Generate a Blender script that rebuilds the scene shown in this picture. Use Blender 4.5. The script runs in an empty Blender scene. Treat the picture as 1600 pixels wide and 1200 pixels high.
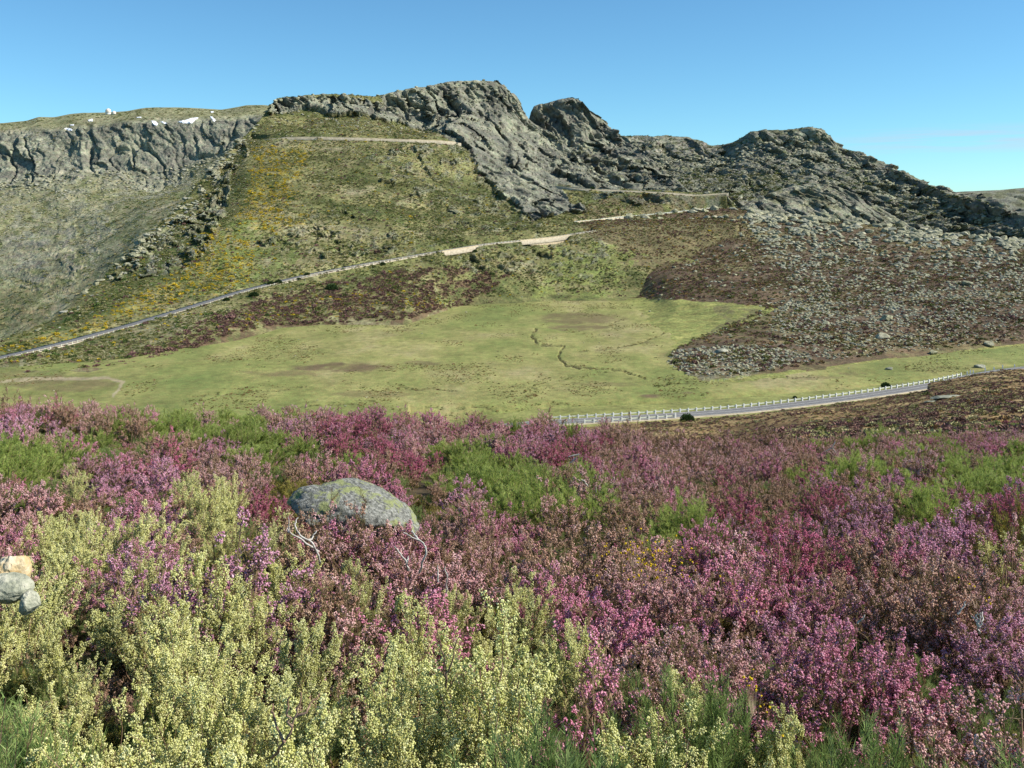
import bpy, math, random
import numpy as np
from mathutils import Vector

# ---------------------------------------------------------------- camera, sky, sun, exposure
F, HZ, CAMZ = 1570.0, 330.0, 60.0          # focal length and horizon row in photo pixels, eye height above the meadow
C = bpy.context.scene.collection
scene = bpy.context.scene
cam = bpy.data.cameras.new('camera'); camo = bpy.data.objects.new('camera', cam); C.objects.link(camo)
camo.location = (0, 0, CAMZ); camo.rotation_euler = (math.radians(90), 0, 0)
cam.sensor_width = 36; cam.lens = F / 1600 * 36; cam.shift_y = -(600 - HZ) / 1600
cam.clip_start = 0.1; cam.clip_end = 60000
scene.camera = camo
SUN_AZ, SUN_EL = math.radians(95), math.radians(39)      # azimuth clockwise from the view direction
world = bpy.data.worlds.new('World'); scene.world = world; world.use_nodes = True
wt = world.node_tree; bg = wt.nodes['Background']
sky = wt.nodes.new('ShaderNodeTexSky'); sky.sky_type = 'NISHITA'; sky.sun_disc = False
sky.sun_elevation = SUN_EL; sky.sun_rotation = SUN_AZ; sky.altitude = 1600
sky.air_density = 1.0; sky.dust_density = 0.15; sky.ozone_density = 2.2
bg.inputs['Strength'].default_value = 0.088
tint = wt.nodes.new('ShaderNodeMix'); tint.data_type = 'RGBA'; tint.blend_type = 'MULTIPLY'; tint.inputs[0].default_value = 1
tint.inputs[7].default_value = (0.66, 1.07, 1.19, 1)
wt.links.new(sky.outputs[0], tint.inputs[6])
# one thin veil of cloud low on the right
wc = wt.nodes.new('ShaderNodeTexCoord'); sx = wt.nodes.new('ShaderNodeSeparateXYZ'); wt.links.new(wc.outputs['Generated'], sx.inputs[0])
mp = wt.nodes.new('ShaderNodeMapping'); mp.inputs['Scale'].default_value = (5, 5, 130); wt.links.new(wc.outputs['Generated'], mp.inputs[0])
cn = wt.nodes.new('ShaderNodeTexNoise'); cn.inputs['Scale'].default_value = 1.4; cn.inputs['Detail'].default_value = 4; wt.links.new(mp.outputs[0], cn.inputs['Vector'])
def mrange(v, a, b):
    n = wt.nodes.new('ShaderNodeMapRange'); n.interpolation_type = 'SMOOTHSTEP'; n.inputs[1].default_value = a; n.inputs[2].default_value = b; wt.links.new(v, n.inputs[0]); return n.outputs[0]
def mul(a, b):
    n = wt.nodes.new('ShaderNodeMath'); n.operation = 'MULTIPLY'; wt.links.new(a, n.inputs[0])
    if isinstance(b, float): n.inputs[1].default_value = b
    else: wt.links.new(b, n.inputs[1])
    return n.outputs[0]
m_ = mul(mul(mul(mrange(sx.outputs[2], .048, .064), mrange(sx.outputs[2], .082, .066)), mrange(cn.outputs['Fac'], .38, .6)), mul(mrange(sx.outputs[0], .27, .40), .42))
cm = wt.nodes.new('ShaderNodeMix'); cm.data_type = 'RGBA'; cm.inputs[7].default_value = (5.2, 4.9, 5.9, 1)
wt.links.new(m_, cm.inputs[0]); wt.links.new(tint.outputs[2], cm.inputs[6]); wt.links.new(cm.outputs[2], bg.inputs[0])
sun = bpy.data.lights.new('sun', 'SUN'); suno = bpy.data.objects.new('sun', sun); C.objects.link(suno)
sun.energy = 5.0; sun.angle = math.radians(0.5); sun.color = (1, 0.95, 0.86)
sd = Vector((math.cos(SUN_EL) * math.sin(SUN_AZ), math.cos(SUN_EL) * math.cos(SUN_AZ), math.sin(SUN_EL)))
suno.rotation_euler = sd.to_track_quat('Z', 'Y').to_euler()
scene.view_settings.view_transform = 'Standard'; scene.view_settings.look = 'None'
scene.view_settings.exposure = 0.55; scene.view_settings.gamma = 1
scene.render.engine = 'CYCLES'
scene.cycles.max_bounces = 4; scene.cycles.diffuse_bounces = 2; scene.cycles.glossy_bounces = 1
scene.cycles.transmission_bounces = 2; scene.cycles.transparent_max_bounces = 4

def ordinal(k, n):
    return 'leftmost' if k == 0 else ('rightmost' if k == n - 1 else {1: 'second', 2: 'third', 3: 'fourth', 4: 'fifth', 5: 'sixth', 6: 'seventh', 7: 'eighth', 8: 'ninth', 9: 'tenth'}.get(k, '%dth' % (k + 1)) + ' from left')
def spread_labels(items):
    """items (object, photo x): look-alikes that share a label are told apart by their order from the left"""
    by = {}
    for o, x in items: by.setdefault(o['label'], []).append((x, o))
    for lab, l in by.items():
        if len(l) > 1:
            l.sort(key=lambda q: q[0])
            for k, (_, o) in enumerate(l): o['label'] = ordinal(k, len(l)) + ', ' + lab
RNG = np.random.default_rng(7)
random.seed(7)

# ---------------------------------------------------------------- small tools
def hash3(ix, iy, iz, seed):
    h = (ix * 374761393 + iy * 668265263 + iz * 2147483647 + seed * 974634777) & 0xffffffff
    h = ((h ^ (h >> 13)) * 1274126177) & 0xffffffff
    h = ((h ^ (h >> 16)) * 2246822519) & 0xffffffff
    return ((h ^ (h >> 15)) & 0xffffff) / float(0xffffff)

def vnoise(x, y, z, seed=0):
    """value noise, -1..1"""
    x0 = np.floor(x).astype(np.int64); y0 = np.floor(y).astype(np.int64); z0 = np.floor(z).astype(np.int64)
    fx, fy, fz = x - x0, y - y0, z - z0
    fx = fx * fx * fx * (fx * (fx * 6 - 15) + 10); fy = fy * fy * fy * (fy * (fy * 6 - 15) + 10); fz = fz * fz * fz * (fz * (fz * 6 - 15) + 10)
    r = 0
    for dx in (0, 1):
        wx = fx if dx else 1 - fx
        for dy in (0, 1):
            wy = fy if dy else 1 - fy
            for dz in (0, 1):
                r = r + hash3(x0 + dx, y0 + dy, z0 + dz, seed) * wx * wy * (fz if dz else 1 - fz)
    return r * 2 - 1

def fbm(x, y, z, octv=4, seed=0, gain=0.5):
    a, t, r = 1.0, 0, 0
    for o in range(octv):
        r = r + a * vnoise(x * 2 ** o + 13.7 * o, y * 2 ** o - 7.1 * o, z * 2 ** o + 3.3 * o, seed + o); t += a; a *= gain
    return r / t

def ridged(x, y, z, octv=4, seed=0, gain=0.55):
    a, t, r = 1.0, 0, 0
    for o in range(octv):
        r = r + a * (1 - 2 * np.abs(vnoise(x * 2.1 ** o + 5.7 * o, y * 2.1 ** o, z * 2.1 ** o, seed + o))); t += a; a *= gain
    return r / t

def sstep(a, b, x):
    t = np.clip((x - a) / (b - a), 0, 1); return t * t * (3 - 2 * t)

def inpoly(x, y, poly):
    r = np.zeros(x.shape, bool); n = len(poly)
    for i in range(n):
        x1, y1 = poly[i]; x2, y2 = poly[(i + 1) % n]
        if y1 == y2: continue
        c = ((y1 > y) != (y2 > y)) & (x < (x2 - x1) * (y - y1) / (y2 - y1) + x1)
        r ^= c
    return r

def linedist(x, y, pts):
    d = np.full(x.shape, 1e9)
    for (x1, y1), (x2, y2) in zip(pts[:-1], pts[1:]):
        vx, vy = x2 - x1, y2 - y1; L = vx * vx + vy * vy
        t = np.clip(((x - x1) * vx + (y - y1) * vy) / L, 0, 1)
        d = np.minimum(d, np.hypot(x - x1 - t * vx, y - y1 - t * vy))
    return d

def tag(o, label=None, cat=None, group=None, kind=None):
    if label: o['label'] = label
    if cat: o['category'] = cat
    if group: o['group'] = group
    if kind: o['kind'] = kind
    return o

def mesh_np(name, V, Fc, mats, smooth=True, col=None, attrs=None, midx=None):
    """V (n,3), Fc list of arrays of equal-sided faces"""
    me = bpy.data.meshes.new(name)
    if not isinstance(Fc, (list, tuple)): Fc = [Fc]
    nl = sum(f.size for f in Fc); nf = sum(len(f) for f in Fc)
    me.vertices.add(len(V)); me.vertices.foreach_set('co', np.ascontiguousarray(V, dtype=np.float32).ravel())
    me.loops.add(nl); me.loops.foreach_set('vertex_index', np.concatenate([f.ravel() for f in Fc]).astype(np.int32))
    me.polygons.add(nf)
    st = []; o = 0
    for f in Fc:
        st.append(o + np.arange(len(f)) * f.shape[1]); o += f.size
    me.polygons.foreach_set('loop_start', np.concatenate(st).astype(np.int32))
    me.polygons.foreach_set('use_smooth', np.full(nf, smooth, dtype=bool))
    for m in (mats if isinstance(mats, (list, tuple)) else [mats]): me.materials.append(m)
    if midx is not None: me.polygons.foreach_set('material_index', midx.astype(np.int32))
    if col is not None:
        a = me.color_attributes.new('Col', 'FLOAT_COLOR', 'POINT')
        c4 = np.ones((len(V), 4), np.float32); c4[:, :3] = col; a.data.foreach_set('color', c4.ravel())
    for k, v in (attrs or {}).items():
        a = me.attributes.new(k, 'FLOAT', 'POINT'); a.data.foreach_set('value', v.astype(np.float32))
    me.update(calc_edges=True); me.validate(verbose=False)
    return me

def link(name, me, parent=None, loc=None):
    o = bpy.data.objects.new(name, me); C.objects.link(o)
    if parent: o.parent = parent
    if loc is not None: o.location = loc
    return o

def empty(name, loc, rz=0.0):
    o = bpy.data.objects.new(name, None); C.objects.link(o); o.location = loc; o.rotation_euler = (0, 0, rz)
    o.empty_display_size = 0.2
    return o

def P(s, py, Y):
    return np.array([(s - 800) / F * Y, Y, CAMZ - (py - HZ) / F * Y])

# ---------------------------------------------------------------- materials
def new_mat(name):
    m = bpy.data.materials.new(name); m.use_nodes = True
    nt = m.node_tree; b = nt.nodes['Principled BSDF']
    b.inputs['Roughness'].default_value = 0.9; b.inputs['Specular IOR Level'].default_value = 0.15
    return m, nt, b

def nd(nt, t, **kw):
    n = nt.nodes.new(t)
    for k, v in kw.items(): setattr(n, k, v)
    return n

def noise_node(nt, vec, scale, detail=4, rough=0.6):
    n = nd(nt, 'ShaderNodeTexNoise'); n.inputs['Scale'].default_value = scale; n.inputs['Detail'].default_value = detail
    n.inputs['Roughness'].default_value = rough; nt.links.new(vec, n.inputs['Vector']); return n

def ramp(nt, fac, stops):
    r = nd(nt, 'ShaderNodeValToRGB'); e = r.color_ramp.elements
    while len(e) < len(stops): e.new(0.5)
    for el, (p, c) in zip(e, stops): el.position = p; el.color = (*c, 1)
    nt.links.new(fac, r.inputs[0]); return r

def mixc(nt, mode, fac, a, b):
    m = nd(nt, 'ShaderNodeMix', data_type='RGBA', blend_type=mode)
    if isinstance(fac, (int, float)): m.inputs[0].default_value = fac
    else: nt.links.new(fac, m.inputs[0])
    for i, v in ((6, a), (7, b)):
        if isinstance(v, tuple): m.inputs[i].default_value = (*v, 1)
        else: nt.links.new(v, m.inputs[i])
    return m.outputs[2]

def terrain_mat(name, scales, contrast=0.5, bump=1.0, bumpscale=None, rockbump=True):
    """base colour from the surface's own colour attribute, broken up by world-space noise at several scales"""
    m, nt, b = new_mat(name)
    tc = nd(nt, 'ShaderNodeTexCoord'); v = tc.outputs['Object']
    at = nd(nt, 'ShaderNodeAttribute', attribute_name='Col')
    col = at.outputs['Color']
    for i, sc in enumerate(scales):
        n = noise_node(nt, v, sc, 5, 0.65)
        r = ramp(nt, n.outputs['Fac'], [(0.30, (1 - contrast,) * 3), (0.5, (1, 1, 1)), (0.70, (1 + contrast,) * 3)])
        col = mixc(nt, 'MULTIPLY', 1.0, col, r.outputs[0])
    nh = noise_node(nt, v, scales[-1] * 0.37, 3, 0.6)
    hr = ramp(nt, nh.outputs['Fac'], [(0.38, (0.93, 1.0, 0.90)), (0.62, (1.10, 1.0, 0.98))])
    col = mixc(nt, 'MULTIPLY', 1.0, col, hr.outputs[0])
    nt.links.new(col, b.inputs['Base Color'])
    rk = nd(nt, 'ShaderNodeAttribute', attribute_name='rock')
    vo = nd(nt, 'ShaderNodeTexVoronoi'); vo.inputs['Scale'].default_value = (bumpscale or scales[-1]) * 0.8; nt.links.new(v, vo.inputs['Vector'])
    n2 = noise_node(nt, v, bumpscale or scales[-1], 6, 0.7)
    ad = nd(nt, 'ShaderNodeMath', operation='MULTIPLY_ADD'); nt.links.new(vo.outputs['Distance'], ad.inputs[0]); nt.links.new(rk.outputs['Fac'], ad.inputs[1]); nt.links.new(n2.outputs['Fac'], ad.inputs[2])
    bp = nd(nt, 'ShaderNodeBump'); bp.inputs['Strength'].default_value = 0.9; bp.inputs['Distance'].default_value = bump
    nt.links.new(ad.outputs[0], bp.inputs['Height']); nt.links.new(bp.outputs[0], b.inputs['Normal'])
    return m

def speck_mat(name, cols, scale, rough=0.9, trans=0.0, objvar=0.25, bump=0):
    """colour varies by fine noise between cols, brightness by object"""
    m, nt, b = new_mat(name); b.inputs['Roughness'].default_value = rough
    tc = nd(nt, 'ShaderNodeTexCoord')
    n = noise_node(nt, tc.outputs['Object'], scale, 3, 0.7)
    k = len(cols); st = [(0.32 + 0.36 * i / max(1, k - 1), c) for i, c in enumerate(cols)]
    r = ramp(nt, n.outputs['Fac'], st)
    oi = nd(nt, 'ShaderNodeObjectInfo')
    rr = ramp(nt, oi.outputs['Random'], [(0, (1 - objvar, 1 - objvar * .9, 1 - objvar)), (0.5, (1, 1 + objvar * .1, 1 - objvar * .3)), (1, (1 + objvar, 1 + objvar * .9, 1 + objvar))])
    c = mixc(nt, 'MULTIPLY', 1.0, r.outputs[0], rr.outputs[0])
    nt.links.new(c, b.inputs['Base Color'])
    if bump:
        bp = nd(nt, 'ShaderNodeBump'); bp.inputs['Strength'].default_value = 0.8; bp.inputs['Distance'].default_value = bump
        n2 = noise_node(nt, tc.outputs['Object'], scale * 1.5, 5, 0.7)
        nt.links.new(n2.outputs['Fac'], bp.inputs['Height']); nt.links.new(bp.outputs[0], b.inputs['Normal'])
    if trans:
        t = nd(nt, 'ShaderNodeBsdfTranslucent'); nt.links.new(c, t.inputs['Color'])
        mx = nd(nt, 'ShaderNodeMixShader'); mx.inputs[0].default_value = trans
        nt.links.new(b.outputs[0], mx.inputs[1]); nt.links.new(t.outputs[0], mx.inputs[2])
        nt.links.new(mx.outputs[0], nt.nodes['Material Output'].inputs['Surface'])
    return m

M = {}
M['far'] = terrain_mat('mountain_ground', [0.03, 0.12, 0.45], 0.30, 1.6, 0.25)
M['hill'] = terrain_mat('hillside_ground', [0.03, 0.15, 0.6], 0.34, 0.8, 0.5)
M['meadow'] = terrain_mat('meadow_turf', [0.03, 0.25, 1.6], 0.2, 0.3, 0.9)
M['heath'] = terrain_mat('heath_soil', [0.08, 0.6, 4.0], 0.35, 0.06, 3.0)
M['granite'] = speck_mat('grey_granite', [(0.17, 0.165, 0.115), (0.30, 0.285, 0.19), (0.45, 0.42, 0.30)], 1.6, 0.9, 0, 0.22, 0.12)
M['granite_dark'] = speck_mat('weathered_granite', [(0.14, 0.14, 0.115), (0.24, 0.24, 0.19), (0.36, 0.35, 0.28)], 1.4, 0.9, 0, 0.25, 0.12)
M['asphalt'] = speck_mat('old_asphalt', [(0.13, 0.13, 0.125), (0.17, 0.165, 0.16), (0.21, 0.2, 0.19)], 0.8, 0.9, 0, 0)
M['sand'] = speck_mat('sandy_verge', [(0.3, 0.26, 0.18), (0.42, 0.36, 0.26), (0.5, 0.44, 0.33)], 0.5, 0.95, 0, 0.05)
M['wall'] = speck_mat('sandstone_wall', [(0.36, 0.29, 0.19), (0.5, 0.41, 0.27), (0.6, 0.5, 0.34)], 1.1, 0.9, 0, 0.08, 0.15)
M['white'] = speck_mat('white_paint', [(0.62, 0.62, 0.58), (0.8, 0.8, 0.76)], 4, 0.7, 0, 0.04)
M['rail'] = speck_mat('weathered_rail_paint', [(0.55, 0.58, 0.45), (0.72, 0.74, 0.6)], 2, 0.7, 0, 0.04)
M['snow'] = speck_mat('old_snow', [(0.75, 0.77, 0.82), (0.88, 0.88, 0.9)], 0.3, 0.8, 0, 0.02)
M['dome'] = speck_mat('dome_shell', [(0.75, 0.62, 0.5), (0.85, 0.72, 0.6)], 0.3, 0.6, 0, 0.02)

# ---------------------------------------------------------------- land, one sheet per landform
def pchip_cols(Yk, Zk, T):
    """Yk, Zk (K, ns) knots; T rows param in [0,K-1] -> Y,Z (nt, ns), z a smooth function of distance"""
    K = Yk.shape[0]
    h = np.maximum(np.diff(Yk, axis=0), 1e-3); dl = np.diff(Zk, axis=0) / h
    m = np.zeros_like(Zk); m[0] = dl[0]; m[-1] = dl[-1]
    for k in range(1, K - 1):
        a, b = dl[k - 1], dl[k]; same = a * b > 0
        w1, w2 = 2 * h[k] + h[k - 1], h[k] + 2 * h[k - 1]
        m[k] = np.where(same, (w1 + w2) / (w1 / np.where(a == 0, 1, a) + w2 / np.where(b == 0, 1, b)), 0)
        m[k] = np.where(np.isfinite(m[k]), m[k], 0)
    Y = np.empty((len(T), Yk.shape[1])); Z = np.empty_like(Y)
    for i, t in enumerate(T):
        k = min(int(t), K - 2); u = t - k
        Y[i] = Yk[k] + u * h[k]
        h00 = 2 * u ** 3 - 3 * u ** 2 + 1; h10 = u ** 3 - 2 * u ** 2 + u; h01 = 1 - h00; h11 = u ** 3 - u ** 2
        Z[i] = h00 * Zk[k] + h10 * h[k] * m[k] + h01 * Zk[k + 1] + h11 * h[k] * m[k + 1]
    return Y, Z

def gsm(a, sig, s):
    if sig <= 0: return a
    n = int(sig * 3) + 1
    si = np.arange(s[0], s[-1] + 1.0, 1.0); b = np.interp(si, s, a)
    k = np.exp(-0.5 * (np.arange(-n, n + 1) / sig) ** 2); k /= k.sum()
    bp = np.convolve(np.pad(b, n, mode='edge'), k, mode='valid')
    return np.interp(s, si, bp)

def cols(s0, s1, step, pad0=0, pad1=0):
    a = [np.arange(s0, s1, step)]
    if pad0: a.insert(0, s0 - (np.linspace(1, 0, 40, endpoint=False) ** 1.6) * pad0)
    if pad1: a.append(s1 + (np.linspace(0, 1, 40) ** 1.6) * pad1)
    return np.concatenate(a)

class Sheet:
    pass

def sheet(s, lines, nrows, sig=6):
    """lines: each [(s, Y, v)], v = photo row, or ('z', lines) when v is a height"""
    Yk, Zk = [], []
    for ln in lines:
        isz = ln[0] == 'z'; pts = ln[1] if isz else ln
        sg = sig
        if not isz and isinstance(pts[0], (int, float)): sg = pts[0]; pts = pts[1:]
        if not isz and isinstance(ln, tuple) and ln[0] == 'c': sg, pts = ln[1], ln[2]
        ss = [p[0] for p in pts]
        Y = gsm(np.interp(s, ss, [p[1] for p in pts]), max(sg, 3), s)
        v = gsm(np.interp(s, ss, [p[2] for p in pts]), sg, s)
        Yk.append(Y); Zk.append(v if isz else CAMZ - (v - HZ) / F * Y)
    Yk, Zk = np.array(Yk), np.array(Zk)
    for k in range(1, len(Yk)): Yk[k] = np.maximum(Yk[k], Yk[k - 1] + 1.0)
    T = np.concatenate([np.linspace(k, k + 1, n, endpoint=False) for k, n in enumerate(nrows)] + [[len(nrows)]])
    Y, Z = pchip_cols(Yk, Zk, T)
    o = Sheet(); o.s = s; o.S = np.broadcast_to(s, Y.shape).copy(); o.X = (o.S - 800) / F * Y; o.Y = Y; o.Z = Z; o.T = np.broadcast_to(T[:, None], Y.shape)
    return o

def proj(sh):
    return 800 + sh.X / np.maximum(sh.Y, .5) * F, HZ + (CAMZ - sh.Z) / np.maximum(sh.Y, .5) * F

def build_sheet(sh, name, mat, col, rock, label=None):
    n, m = sh.Y.shape
    V = np.stack([sh.X, sh.Y, sh.Z], -1).reshape(-1, 3)
    i = np.arange(n * m).reshape(n, m)
    Q = np.stack([i[:-1, :-1], i[:-1, 1:], i[1:, 1:], i[1:, :-1]], -1).reshape(-1, 4)
    me = mesh_np(name, V, Q, mat, True, col.reshape(-1, 3), {'rock': rock.ravel()})
    o = link(name, me); tag(o, kind='structure')
    return o

def facets(x, y, z, seed):
    """joint-bounded blocks: every cell of a 3-D cell pattern is one tilted plane"""
    ix, iy, iz = (np.floor(v).astype(np.int64) for v in (x, y, z)); best = np.full(x.shape, 9e9); out = np.zeros(x.shape)
    for dx in (-1, 0, 1):
        for dy in (-1, 0, 1):
            for dz in (-1, 0, 1):
                cx, cy, cz = ix + dx, iy + dy, iz + dz
                h1, h2, h3 = hash3(cx, cy, cz, seed), hash3(cx, cy, cz, seed + 1), hash3(cx, cy, cz, seed + 2)
                ex, ey, ez = x - cx - .1 - .8 * h1, y - cy - .1 - .8 * h2, z - cz - .1 - .8 * h3
                d = np.abs(ex) + np.abs(ey) * .6 + np.abs(ez); m = d < best
                best = np.where(m, d, best)
                h4, h5 = hash3(cx, cy, cz, seed + 3), hash3(cx, cy, cz, seed + 4)
                out = np.where(m, (h4 - .5) * 1.5 + (h5 - .5) * 1.6 * ex + (h1 - .5) * 1.2 * ez, out)
    return out
def crag(sh, rock, amp, wl, seed, lean=0.7):
    """break a smooth face into buttresses, gullies, joints and blocks where rock > 0"""
    X, Y, Z = sh.X, sh.Y, sh.Z
    wx = X + 0.35 * wl * fbm(X / wl, Y / wl, Z / wl, 3, seed + 50); sk = wx + lean * Z
    f1 = ridged(sk / wl, Y / (wl * 2.6), Z / (wl * 3.2), 3, seed, .45)
    b1 = facets(sk / (wl * .62), Y / (wl * 1.3), Z / (wl * 1.5) - X / wl * .2, seed + 9)
    b2 = facets(sk / (wl * .27), Y / (wl * .55), Z / (wl * .5) + X / wl * .3, seed + 19)
    b3 = facets(sk / (wl * .12), Y / (wl * .25), Z / (wl * .17), seed + 29)
    cr = 1 - sstep(.0, .14, np.abs(vnoise(sk / (wl * .8) + 3, Y / (wl * 3), Z / (wl * 3.5), seed + 70)))
    gate = sstep(-.2, .4, fbm(X / wl / 2, Y / wl / 2, Z / wl / 2, 2, seed + 72))
    d = amp * rock
    sh.Y = Y - d * (0.60 * f1 + 0.62 * b1 + .22 * b2 + .08 * b3 - .95 * cr * gate)
    sh.X = X + d * (0.22 * ridged(sk / wl + 31, Y / wl / 2, Z / wl / 2, 3, seed + 3) + .10 * b2)
    sh.Z = Z + d * (0.12 * f1 + 0.13 * b1 + .07 * b2 + .03 * b3 - .40 * cr * gate)

def blend(col, m, c):
    return col * (1 - m[..., None]) + np.array(c) * m[..., None]

def region(S, PY, poly, seed, wx=14, wy=7, cov=1.0, sc=40.0):
    a = S + wx * fbm(S / sc, PY / (sc * .5), PY * 0 + seed, 4, seed, 0.6)
    b = PY + wy * fbm(S / sc + 9, PY / (sc * .5), PY * 0 + seed, 4, seed + 5, 0.6)
    m = inpoly(a, b, poly).astype(float)
    if cov < 1:
        n = fbm(S / (sc * .28), PY / (sc * .13), PY * 0 + seed + 2, 4, seed + 7, 0.65)
        m *= sstep(0.30 - cov * .62, 0.55 - cov * .62, n)
    return m

def cramp(t, stops):
    t = np.clip(t, 0, 1); xs = [a for a, _ in stops]
    return np.stack([np.interp(t, xs, [c[i] for _, c in stops]) for i in range(3)], -1)

ROCKC = [(0, (0.095, 0.095, 0.082)), (0.4, (0.165, 0.166, 0.135)), (0.72, (0.235, 0.24, 0.175)), (1, (0.36, 0.35, 0.28))]
OLIVE = [(0, (0.06, 0.075, 0.026)), (0.35, (0.125, 0.132, 0.05)), (0.65, (0.185, 0.175, 0.078)), (1, (0.27, 0.245, 0.15))]
PURP = [(0, (0.07, 0.047, 0.032)), (0.5, (0.125, 0.088, 0.055)), (0.8, (0.15, 0.13, 0.06)), (1, (0.2, 0.17, 0.09))]

# ---- main hill with the road, the green spur and the rocky summit
ROAD = [(-260, 350, 622), (-120, 388, 588), (0, 430, 560), (100, 463, 537), (200, 500, 510), (300, 540, 480), (380, 572, 455), (480, 612, 430), (580, 652, 411), (680, 695, 394), (760, 732, 381), (860, 775, 371), (925, 800, 361)]
ROAD2 = [(893, 858, 347), (920, 868, 345), (960, 896, 340), (1010, 930, 336), (1060, 958, 331), (1112, 985, 325), (1128, 992, 318)]
ROAD3 = [(862, 1000, 291), (890, 990, 293), (922, 985, 296), (975, 985, 298), (1035, 985, 301), (1085, 988, 305), (1110, 990, 304), (1136, 992, 302)]
ROAD4 = [(392, 985, 221), (420, 965, 218), (445, 962, 215.5), (500, 962, 215), (560, 965, 216.5), (640, 975, 219), (690, 988, 221), (716, 1000, 224)]
crest = [(-400, 380, 650), (-200, 420, 600), (0, 470, 534), (75, 520, 504), (150, 600, 444), (222, 700, 375), (279, 800, 324), (330, 900, 262), (387, 1000, 210), (424, 1075, 166), (430, 1080, 154), (450, 1085, 151), (469, 1090, 153), (475, 1092, 149), (520, 1120, 148), (590, 1170, 151), (620, 1185, 143), (660, 1205, 137), (710, 1250, 127), (775, 1270, 126), (790, 1275, 138), (804, 1280, 152), (822, 1290, 184), (860, 1280, 210), (900, 1200, 245), (935, 1120, 275), (960, 1060, 292), (1010, 1000, 299), (1060, 998, 300), (1136, 1000, 301), (1150, 1005, 325), (1200, 1010, 345), (1500, 1000, 400)]
FOOT = [(-400, 330, 0), (0, 366, 0), (200, 390, 0), (300, 432, 0), (440, 517, 0), (640, 540, 0), (720, 636, 0), (850, 673, 0), (950, 682, 0), (1050, 700, 0), (1150, 760, 0), (1500, 800, 0)]
s = cols(-40, 1190, 1.55, 360, 200)
G = sheet(s, [
    ('z', [(a, b - 50, -7) for a, b, _ in FOOT]),
    ('z', [(a, b, 0.3) for a, b, _ in FOOT]),
    ROAD + [(960, 812, 358), (1060, 850, 352), (1200, 880, 350)],
    [(-400, 365, 640), (0, 445, 549), (75, 480, 524), (150, 515, 492), (222, 560, 458), (279, 610, 425), (330, 655, 388), (387, 735, 335), (430, 780, 310), (500, 790, 310), (590, 800, 312), (715, 850, 320), (775, 860, 325), (860, 868, 333), (893, 858, 347), (960, 896, 340), (1060, 958, 331), (1112, 980, 326), (1200, 985, 345)],
    [(-400, 370, 645), (0, 455, 544), (75, 495, 514), (150, 550, 470), (222, 615, 420), (279, 700, 368), (330, 800, 315), (387, 950, 228), (445, 962, 215.5), (560, 965, 216), (640, 975, 219), (715, 1000, 224), (775, 1060, 240), (826, 1060, 262), (862, 1000, 291), (900, 988, 294), (975, 985, 298), (1035, 985, 301), (1136, 990, 302), (1150, 990, 325), (1200, 990, 345)],
    [(-400, 375, 648), (0, 462, 538), (75, 510, 508), (150, 575, 455), (222, 660, 395), (279, 750, 345), (330, 855, 285), (387, 985, 217), (430, 1066, 172), (500, 1100, 162), (590, 1138, 172), (625, 1140, 190), (660, 1150, 200), (690, 1200, 168), (715, 1225, 158), (775, 1252, 152), (800, 1262, 172), (826, 1270, 205), (860, 1255, 222), (900, 1175, 254), (935, 1095, 281), (960, 1040, 294), (1010, 994, 300), (1136, 996, 302), (1150, 998, 325), (1200, 1000, 345)],
    ('c', 1.6, crest),
    ('c', 3, [(a, b + 60, c + (40 if a < 380 else 12)) for a, b, c in crest]),
    ('z', [(a, b + 260, -50) for a, b, _ in crest])],
    [6, 60, 90, 85, 60, 50, 14, 14])
S0, PY0 = proj(G)
X, Y, Z = G.X, G.Y, G.Z
peak = region(S0, PY0, [(424, 152), (600, 158), (600, 110), (840, 110), (870, 200), (975, 302), (862, 292), (905, 330), (835, 345), (780, 310), (745, 262), (718, 222), (660, 203), (600, 186), (470, 172), (424, 178)], 3, 16, 8)
ribL = region(S0, PY0, [(385, 228), (360, 300), (345, 345), (320, 395), (270, 430), (190, 440), (185, 415), (250, 365), (300, 315), (330, 250), (375, 215)], 5, 16, 10, .7)
rlow = region(S0, PY0, [(480, 330), (560, 330), (640, 372), (700, 385), (560, 400), (470, 400), (410, 380)], 8, 20, 12, .45)
rmid = region(S0, PY0, [(560, 235), (720, 225), (840, 330), (850, 370), (720, 350), (600, 290)], 9, 20, 12, .42)
rbel = region(S0, PY0, [(780, 385), (930, 366), (960, 385), (930, 440), (820, 430), (720, 425), (700, 400)], 10, 18, 10, .5)
rband = region(S0, PY0, [(975, 303), (1140, 303), (1145, 330), (1060, 322), (985, 317), (880, 303)], 10, 10, 3, .8)
rock = np.clip(peak + .8 * ribL + .5 * rlow + .5 * rmid + .5 * rbel + .7 * rband, 0, 1)
notcrest = np.clip(np.abs(G.T - 6.0) * 2.2, 0.30, 1)
G.Z = Z + notcrest * (3.2 * fbm(X / 70, Y / 70, Z * 0, 3, 21) + .9 * fbm(X / 16, Y / 16, Z * 0, 3, 22)) * sstep(0, 1.6, G.T) * (1 + .6 * rock)
rfar = np.ones_like(G.Y)
for rd in (ROAD, ROAD2, ROAD3, ROAD4):
    ys = np.interp(G.S, [q[0] for q in rd], [q[1] for q in rd], left=-1e4, right=-1e4); rfar = np.minimum(rfar, sstep(7, 24, np.abs(G.Y - ys)))
crag(G, rock * notcrest * sstep(1.0, 1.5, G.T) * rfar, 15.0, 31.0, 31)
G.Z = G.Z - sstep(1150, 1185, G.S) * 45
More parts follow.
